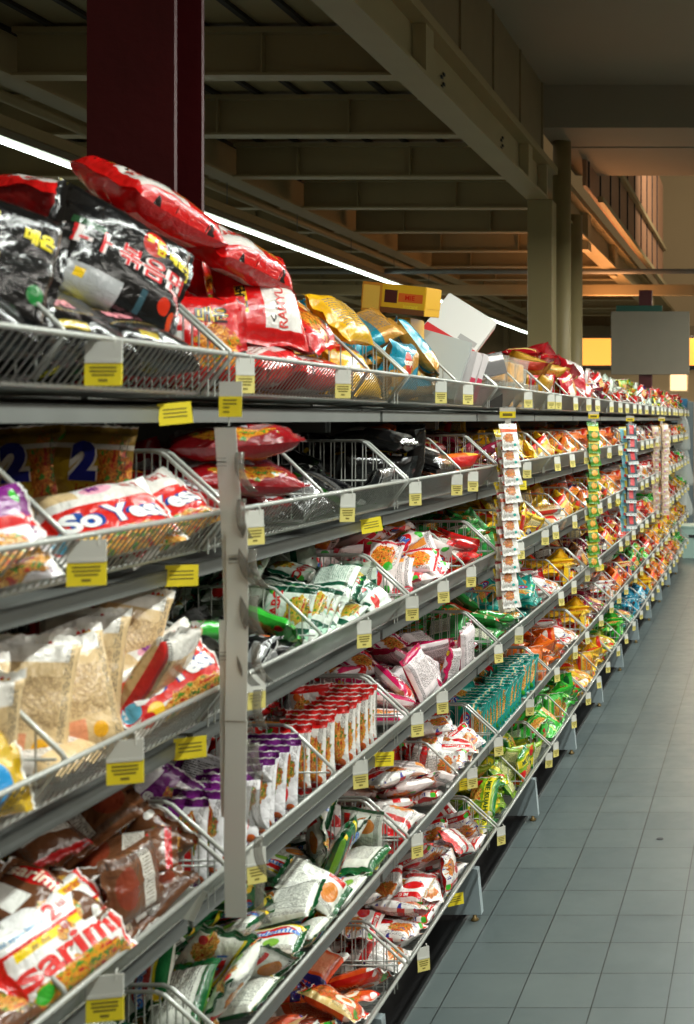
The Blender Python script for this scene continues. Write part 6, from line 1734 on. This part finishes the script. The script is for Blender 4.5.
# ---------------------------------------------------------------- hanging strips
t = empty('clip_strip', (XF + 0.022, 1.965, 1.60), 'long white clip strip with empty clear hooks hanging at the end of the nearest basket', 'clip strip')
p = MB().tube([(-0.006, 0.01, 0.055), (-0.006, -0.004, 0.06), (-0.006, -0.004, 0.0), (-0.006, -0.004, -0.06)], 0.0016, 6)
p.build('hook', M_WIRE, t)
p = MB().box(-0.021, 0.016, -0.0062, -0.0048, -0.045, 0.012)
p.cur = 1
p.box(-0.021, 0.016, -0.0066, -0.0050, -0.045, -0.012)
p.cur = 2
for z_ in (-0.018, -0.024, -0.030, -0.037):
    p.box(-0.014, 0.008 if z_ > -0.03 else -0.004, -0.0070, -0.0066, z_ - 0.0012, z_ + 0.0012)
p.build('price_card', [M_CARDW, M_TAGY, M_INK], t)
for k in range(4):
    z1 = -0.062 - 0.155 * k
    x0 = -0.024 + 0.018 * (k % 2) + 0.002 * k
    wd = 0.036
    n_ = 12
    p = MB()
    vs, fs = [], []
    for i in range(n_ + 1):
        f_ = i / n_
        bow = 0.010 * math.sin(f_ * 2.4 + k) - 0.006 * k % 0.01
        for xx in (0, wd):
            for th in (0, 0.0012):
                vs.append((x0 + xx + 0.012 * f_ * (1 if k % 2 == 0 else 0.3), -0.016 - 0.007 * (k % 2) + bow + th - 0.004 * (xx > 0), z1 - 0.31 * f_))
    for i in range(n_):
        a = i * 4
        for u_, v_ in ((0, 2), (3, 1), (1, 0), (2, 3)):
            fs.append((a + u_, a + v_, a + 4 + v_, a + 4 + u_))
    fs += [(0, 1, 3, 2), (n_ * 4, n_ * 4 + 2, n_ * 4 + 3, n_ * 4 + 1)]
    p.add(vs, fs)
    p.cur = 1
    for q_ in range(3):
        p.box(x0 + 0.005, x0 + 0.022, -0.0225 + 0.001 * q_, -0.0215, z1 - 0.05 - 0.006 * q_, z1 - 0.048 - 0.006 * q_)
    p.build('backing_card', [M_CARDW, M_INKG], t)
    for j in range(4):
        zz = z1 - 0.05 - 0.075 * j
        xx = x0 + wd - 0.002 + 0.012 * (0.17 + 0.24 * j)
        p = MB()
        vs, fs = [], []
        for i in range(9):
            f_ = i / 8
            cx_ = xx + 0.006 + 0.022 * f_ * f_ * (1 if j % 2 == 0 else 0.5)
            cy_ = -0.018 - 0.010 * math.sin(f_ * 3.0)
            cz_ = zz + 0.01 - 0.075 * f_ + 0.012 * f_ * f_
            for dd in (-0.006, 0.006):
                vs.append((cx_ + dd, cy_ + dd * 0.5, cz_))
            for dd in (0.006, -0.006):
                vs.append((cx_ + dd, cy_ + dd * 0.5 + 0.0008, cz_ + 0.0008))
        for i in range(8):
            a = i * 4
            for u_ in range(4):
                v_ = (u_ + 1) % 4
                fs.append((a + u_, a + v_, a + 4 + v_, a + 4 + u_))
        fs += [(0, 1, 2, 3), (35, 34, 33, 32)]
        p.add(vs, fs)
        p.build('clear_hook', M_CLEAR, t, True)


SAC = {}


def sachet(kind, size, base, front, words=()):
    SAC[kind] = (size, film('sachet_' + kind, base, front, (('r', 0.1, 0.2, 0.5, 0.8, (200, 196, 190)),), 0.25), words)


sachet('white', (0.092, 0.066, 0.012), (222, 220, 214), (('r', 0.66, 0, 0.8, 1, (206, 84, 40)), ('n', 0.44, 0.62, 0.17, 0.3, (110, 40, 16), (206, 110, 40), (226, 160, 70)), ('e', 0.2, 0.3, 0.05, 0.09, (60, 170, 160)), ('t', 0.1, 0.4, 0.34, 0.9, (150, 146, 140), 14)))
sachet('yellow', (0.092, 0.066, 0.012), (222, 216, 190), (('r', 0.7, 0, 1, 1, (226, 196, 40)), ('r', 0.5, 0, 0.6, 1, (190, 60, 60)), ('n', 0.3, 0.5, 0.14, 0.3, (110, 40, 16), (206, 110, 40), (226, 160, 70))))
sachet('green', (0.10, 0.07, 0.012), (70, 130, 40), (('r', 0.5, 0, 0.72, 1, (232, 206, 40)), ('n', 0.3, 0.5, 0.16, 0.3, (206, 110, 40), (226, 160, 70), (236, 220, 80)), ('r', 0.9, 0, 1, 1, (24, 90, 40))))
sachet('navy', (0.10, 0.07, 0.012), (40, 60, 70), (('r', 0.3, 0.3, 0.9, 0.7, (206, 36, 44)), ('r', 0, 0, 0.2, 1, (210, 214, 214))))
sachet('sky', (0.10, 0.07, 0.012), (110, 180, 196), (('r', 0.4, 0.2, 0.8, 0.6, (232, 210, 60)), ('e', 0.3, 0.6, 0.1, 0.16, (200, 50, 50)), ('r', 0.88, 0, 1, 1, (226, 206, 50))))
sachet('beige', (0.09, 0.066, 0.012), (196, 170, 140), (('r', 0.4, 0.1, 0.8, 0.6, (226, 220, 214)), ('e', 0.3, 0.6, 0.1, 0.16, (170, 120, 150)), ('r', 0.88, 0, 1, 1, (150, 110, 70))))
sacm = {}


def strip(y, xoff, z0, z1, cols, name, label, pitch, yaw, group, slabel, card=True):
    t = empty('hanging_strip', (XF + 0.02 + xoff, y, z1), label, 'hanging strip')
    p = MB().box(-0.010, 0.010, 0.0, 0.0015, z0 - z1, 0.02)
    p.build('plastic_strip', M_CARDW, t)
    MB().tube([(0, 0.001, 0.02), (0, 0.0, 0.045), (-0.012, 0.006, 0.052), (-0.022, 0.006, 0.045)], 0.0018, 6).build('hook', M_WIRE, t)
    if card:
        p = MB().box(-0.026, 0.026, -0.004, -0.0025, 0.012, 0.045)
        p.cur = 1
        p.box(-0.026, 0.026, -0.0046, -0.0028, 0.012, 0.033)
        p.cur = 2
        p.box(-0.016, 0.016, -0.0050, -0.0046, 0.018, 0.027)
        p.build('price_card', [M_CARDW, M_TAGY, M_INK], t)
    k = 0
    z = z1 - 0.05
    RS = random.Random(int(y * 10))
    while z > z0:
        for col_i, (kind, dx, dy, dyaw) in enumerate(cols):
            if kind not in sacm:
                (size, mt, wds) = SAC[kind]
                vs, fs, uv, mi = pack_geo(size, 14, 10, 11, 0.5)
                sacm[kind] = mesh('sauce_sachet', vs, fs, [mt], uv, mi, True)
            o = link('hanging_sachet', sacm[kind])
            M = Matrix(((0, -1, 0), (0, 0, -1), (1, 0, 0)))
            R_ = Matrix.Rotation(math.radians(yaw + dyaw + RS.uniform(-6, 6)), 3, 'Z') @ Matrix.Rotation(math.radians(-17), 3, 'X') @ Matrix.Rotation(math.radians(RS.uniform(-4, 4)), 3, 'Y')
            o.rotation_mode = 'QUATERNION'
            o.rotation_quaternion = (R_ @ M).to_quaternion()
            o.location = (XF + 0.02 + xoff + dx + RS.uniform(-0.004, 0.004) + 0.004 * math.sin(k * 0.7), y + dy, z - 0.02 * col_i)
            tag(o, '%s, %s from the top%s' % (slabel[col_i], ORD[k], ''), 'sachet', group)
        z -= pitch
        k += 1


strip(3.985, 0.018, 0.93, 1.545, [('white', 0.012, -0.018, 46), ('yellow', -0.018, 0.020, 52)], 'a', 'white plastic strip of white sauce sachets in front of the shelves', 0.057, 0, 'sauce sachets on the white strip',
      ['white sachet with orange band on the front of the white strip', 'white and yellow sachet on the back of the white strip'])
strip(5.985, 0.018, 0.85, 1.545, [('green', -0.002, -0.018, 48)], 'b', 'plastic strip of green and yellow sachets further along', 0.062, 0, 'sachets on the green strip',
      ['green and yellow sachet on the green strip'])
strip(7.6, 0.018, 0.9, 1.53, [('navy', 0.012, -0.018, 24), ('sky', -0.034, 0.016, 40)], 'c', 'plastic strip of blue and red sachets', 0.08, 0, 'sachets on the blue strip',
      ['dark blue and red sachet on the blue strip', 'sky blue sachet on the blue strip'], card=True)
strip(9.9, 0.02, 0.8, 1.53, [('beige', 0.03, -0.018, 24), ('beige', -0.05, 0.016, 40)], 'd', 'plastic strip of beige sachets far along the aisle', 0.055, 0, 'sachets on the beige strip',
      ['beige sachet on the front of the beige strip', 'beige sachet on the back of the beige strip'])

# ---------------------------------------------------------------- far end of the aisle
t = empty('sign_board', (-1.22, 12.9, 1.78), 'blank grey sign board on a maroon post above the far shelves', 'sign')
MB().box(-0.41, 0.42, -0.02, 0.0, 0.25, 0.92, 0.004).build('board', M_BOARD, t)
MB().box(-0.36, 0.13, 0.002, 0.02, 0.90, 0.985, 0.003).build('header', M_GREENB, t)
MB().box(-0.12, 0.02, 0.02, 0.09, 0.0, 1.15, 0.004).build('post', M_MAROON, t)
t = empty('illuminated_sign', (-1.9, 18, 2.2), 'orange lit sign box behind the grey board', 'sign')
MB().box(-1.2, 1.1, 0.06, 0.3, 0.10, 0.60, 0.01).build('case', M_DARK, t)
MB().box(-0.98, 1.04, 0.03, 0.058, 0.16, 0.56, 0.004).build('lit_face', M_ORANGE, t)
t = empty('display_rack', (-1.40, 19.0, GZ), 'tall rack of blue and white goods at the far end', 'rack')
p = MB()
for x_ in (-0.2, 0.2):
    p.box(x_ - 0.015, x_ + 0.015, 0.0, 0.03, 0, 1.95)
    p.box(x_ - 0.015, x_ + 0.015, 0.37, 0.40, 0, 1.95)
p.build('frame', M_STEELB, t)
for k in range(5):
    MB().box(-0.2, 0.2, 0.0, 0.4, 0.25 + 0.34 * k, 0.27 + 0.34 * k).build('shelf', M_STEELB, t)
MB().box(-0.19, 0.19, -0.01, 0.0, 1.80, 1.98, 0.003).build('header', M_BLUE, t)
MB().box(-0.2, 0.2, 0.405, 0.41, 0.1, 1.95).build('back_panel', M_DARK, t)
cm = [('blue', (40, 110, 150)), ('white', (200, 206, 204)), ('yellow', (206, 176, 60)), ('green', (110, 140, 60)), ('grey', (120, 130, 130))]
for k in range(4):
    for j in range(2):
        nm_, c_ = cm[(k * 2 + j) % 5]
        vs, fs, uv, mi = carton_geo((0.15, 0.2, 0.2 + 0.02 * j))
        o = link('goods_box', mesh('goods_box', vs, fs, [plain('box_' + nm_ + str(k) + str(j), c_, 0.5)], uv, mi))
        o.location = (-1.40 - 0.09 + 0.18 * j, 19.15, GZ + 0.273 + 0.34 * k + 0.1 + 0.01 * j)
        tag(o, '%s box on the far rack, %s shelf up, %s one' % (nm_, ORD[k], 'inner' if j else 'outer'), 'box', 'boxes on the far rack')
t = empty('steel_post', (-1.16, 18.9, GZ), 'blue-grey steel post beside the far rack', 'post')
MB().box(-0.05, 0.05, 0, 0.08, 0.02, 1.93, 0.004).build('shaft', M_STEELB, t)
MB().box(-0.07, 0.07, -0.02, 0.10, 0.0, 0.02, 0.003).build('foot_plate', M_STEELB, t)
t = empty('poster_board', (-1.36, 19.42, 1.9), 'warm white lit poster above the far rack', 'poster')
MB().box(-0.17, 0.13, 0.0, 0.02, 0.10, 0.42, 0.003).build('frame', M_WALL, t)
MB().box(-0.15, 0.11, -0.004, -0.0005, 0.12, 0.40).build('lit_face', M_WARMLIT, t)


def bag(loc, size, label, seed):
    R_ = random.Random(seed)
    L, W, T = size
    vs, fs = [], []
    n, m = 14, 12
    for i in range(m + 1):
        f_ = i / m
        wv = 0.22 + 0.78 * math.sin(min(1, f_ * 1.15) * PI / 2) if f_ < 0.88 else 1 - (f_ - 0.88) * 1.6
        for k in range(n):
            a = 2 * PI * k / n
            rr = wv * (1 + 0.14 * math.sin(3 * a + f_ * 5 + seed) + 0.07 * math.sin(7 * a + seed))
            vs.append((math.cos(a) * W / 2 * rr, math.sin(a) * T / 2 * rr, -L * f_))
    for i in range(m):
        for k in range(n):
            k2 = (k + 1) % n
            fs.append((i * n + k, i * n + k2, (i + 1) * n + k2, (i + 1) * n + k))
    fs.append(tuple(m * n + k for k in range(n)))
    t = empty('hanging_bag', loc, label, 'plastic bag', 'clear bags hung at the far end')
    link('bag_body', mesh('bag_body', vs, fs, [M_BAG], smooth=True), t)
    MB().tube([(-0.02, 0, -0.005), (-0.025, 0, 0.05), (0, 0, 0.08), (0.025, 0, 0.05), (0.02, 0, -0.005)], 0.006, 6).build('handle', M_BAG, t, True)


bag((-0.955, 14.10, 1.62), (0.42, 0.20, 0.14), 'clear plastic bag hung at the shelf end, upper one', 1)
bag((-0.95, 14.30, 1.22), (0.44, 0.22, 0.16), 'clear plastic bag hung at the shelf end, middle one', 2)
bag((-0.94, 14.10, 0.80), (0.36, 0.20, 0.15), 'clear plastic bag hung at the shelf end, lowest one', 3)
t = empty('storage_crate', (-0.85, 14.5, GZ), 'pale teal plastic crate on the floor at the shelf end', 'crate')
p = MB()
p.prism([(-0.13, 0.0), (0.13, 0.0), (0.15, 0.36), (-0.15, 0.36)], 'y', 0.0, 0.4)
p.build('crate_body', M_CRATE, t)
MB().box(-0.16, 0.16, -0.01, 0.41, 0.36, 0.385, 0.005).build('rim', M_CRATE, t)
MB().box(-0.06, 0.06, -0.02, -0.002, 0.25, 0.28, 0.004).build('handle', M_DARK, t)
o = MB().lathe([(0.014, 0.0005), (0.014, 0.0015), (0.010, 0.0022)], 14).build('floor_spot', M_DARK, None)
o.location = ((660 - VX) * (EYE - GZ) / (839 - VY), F * (EYE - GZ) / (839 - VY), GZ)
tag(o, 'small dark round spot stuck on the grey floor tiles', 'spot')

# ---------------------------------------------------------------- camera and view
cd = bpy.data.cameras.new('camera')
cd.sensor_fit = 'VERTICAL'
cd.sensor_height = 36.0
cd.lens = F * 36.0 / 1024.0
# the photograph is an off-centre crop: shift in units of the frame's long side
cd.shift_x = (347.0 - VX) / 1024.0
cd.shift_y = (VY - 512.0) / 1024.0
cd.clip_start = 0.05
cd.dof.use_dof = True
cd.dof.focus_distance = 4.2
cd.dof.aperture_fstop = 6.5
# ground level to z = 0
bpy.context.view_layer.update()
cam = bpy.data.objects.new('camera', cd)
cam.location = (0, 0, EYE)
cam.rotation_euler = (PI / 2, 0, 0)
COL.objects.link(cam)
SC.camera = cam
for o in bpy.data.objects:
    if o.parent is None:
        o.location.z -= GZ
vs_ = SC.view_settings
vs_.view_transform = 'Standard'
vs_.look = 'None'
vs_.gamma = 1.0
vs_.use_curve_mapping = False
vs_.exposure = EXPOSURE
SC.cycles.max_bounces = 8
SC.cycles.transparent_max_bounces = 12
SC.cycles.use_denoising = True
SC.cycles.caustics_reflective = False
SC.cycles.caustics_refractive = False
SC.cycles.sample_clamp_indirect = 6.0
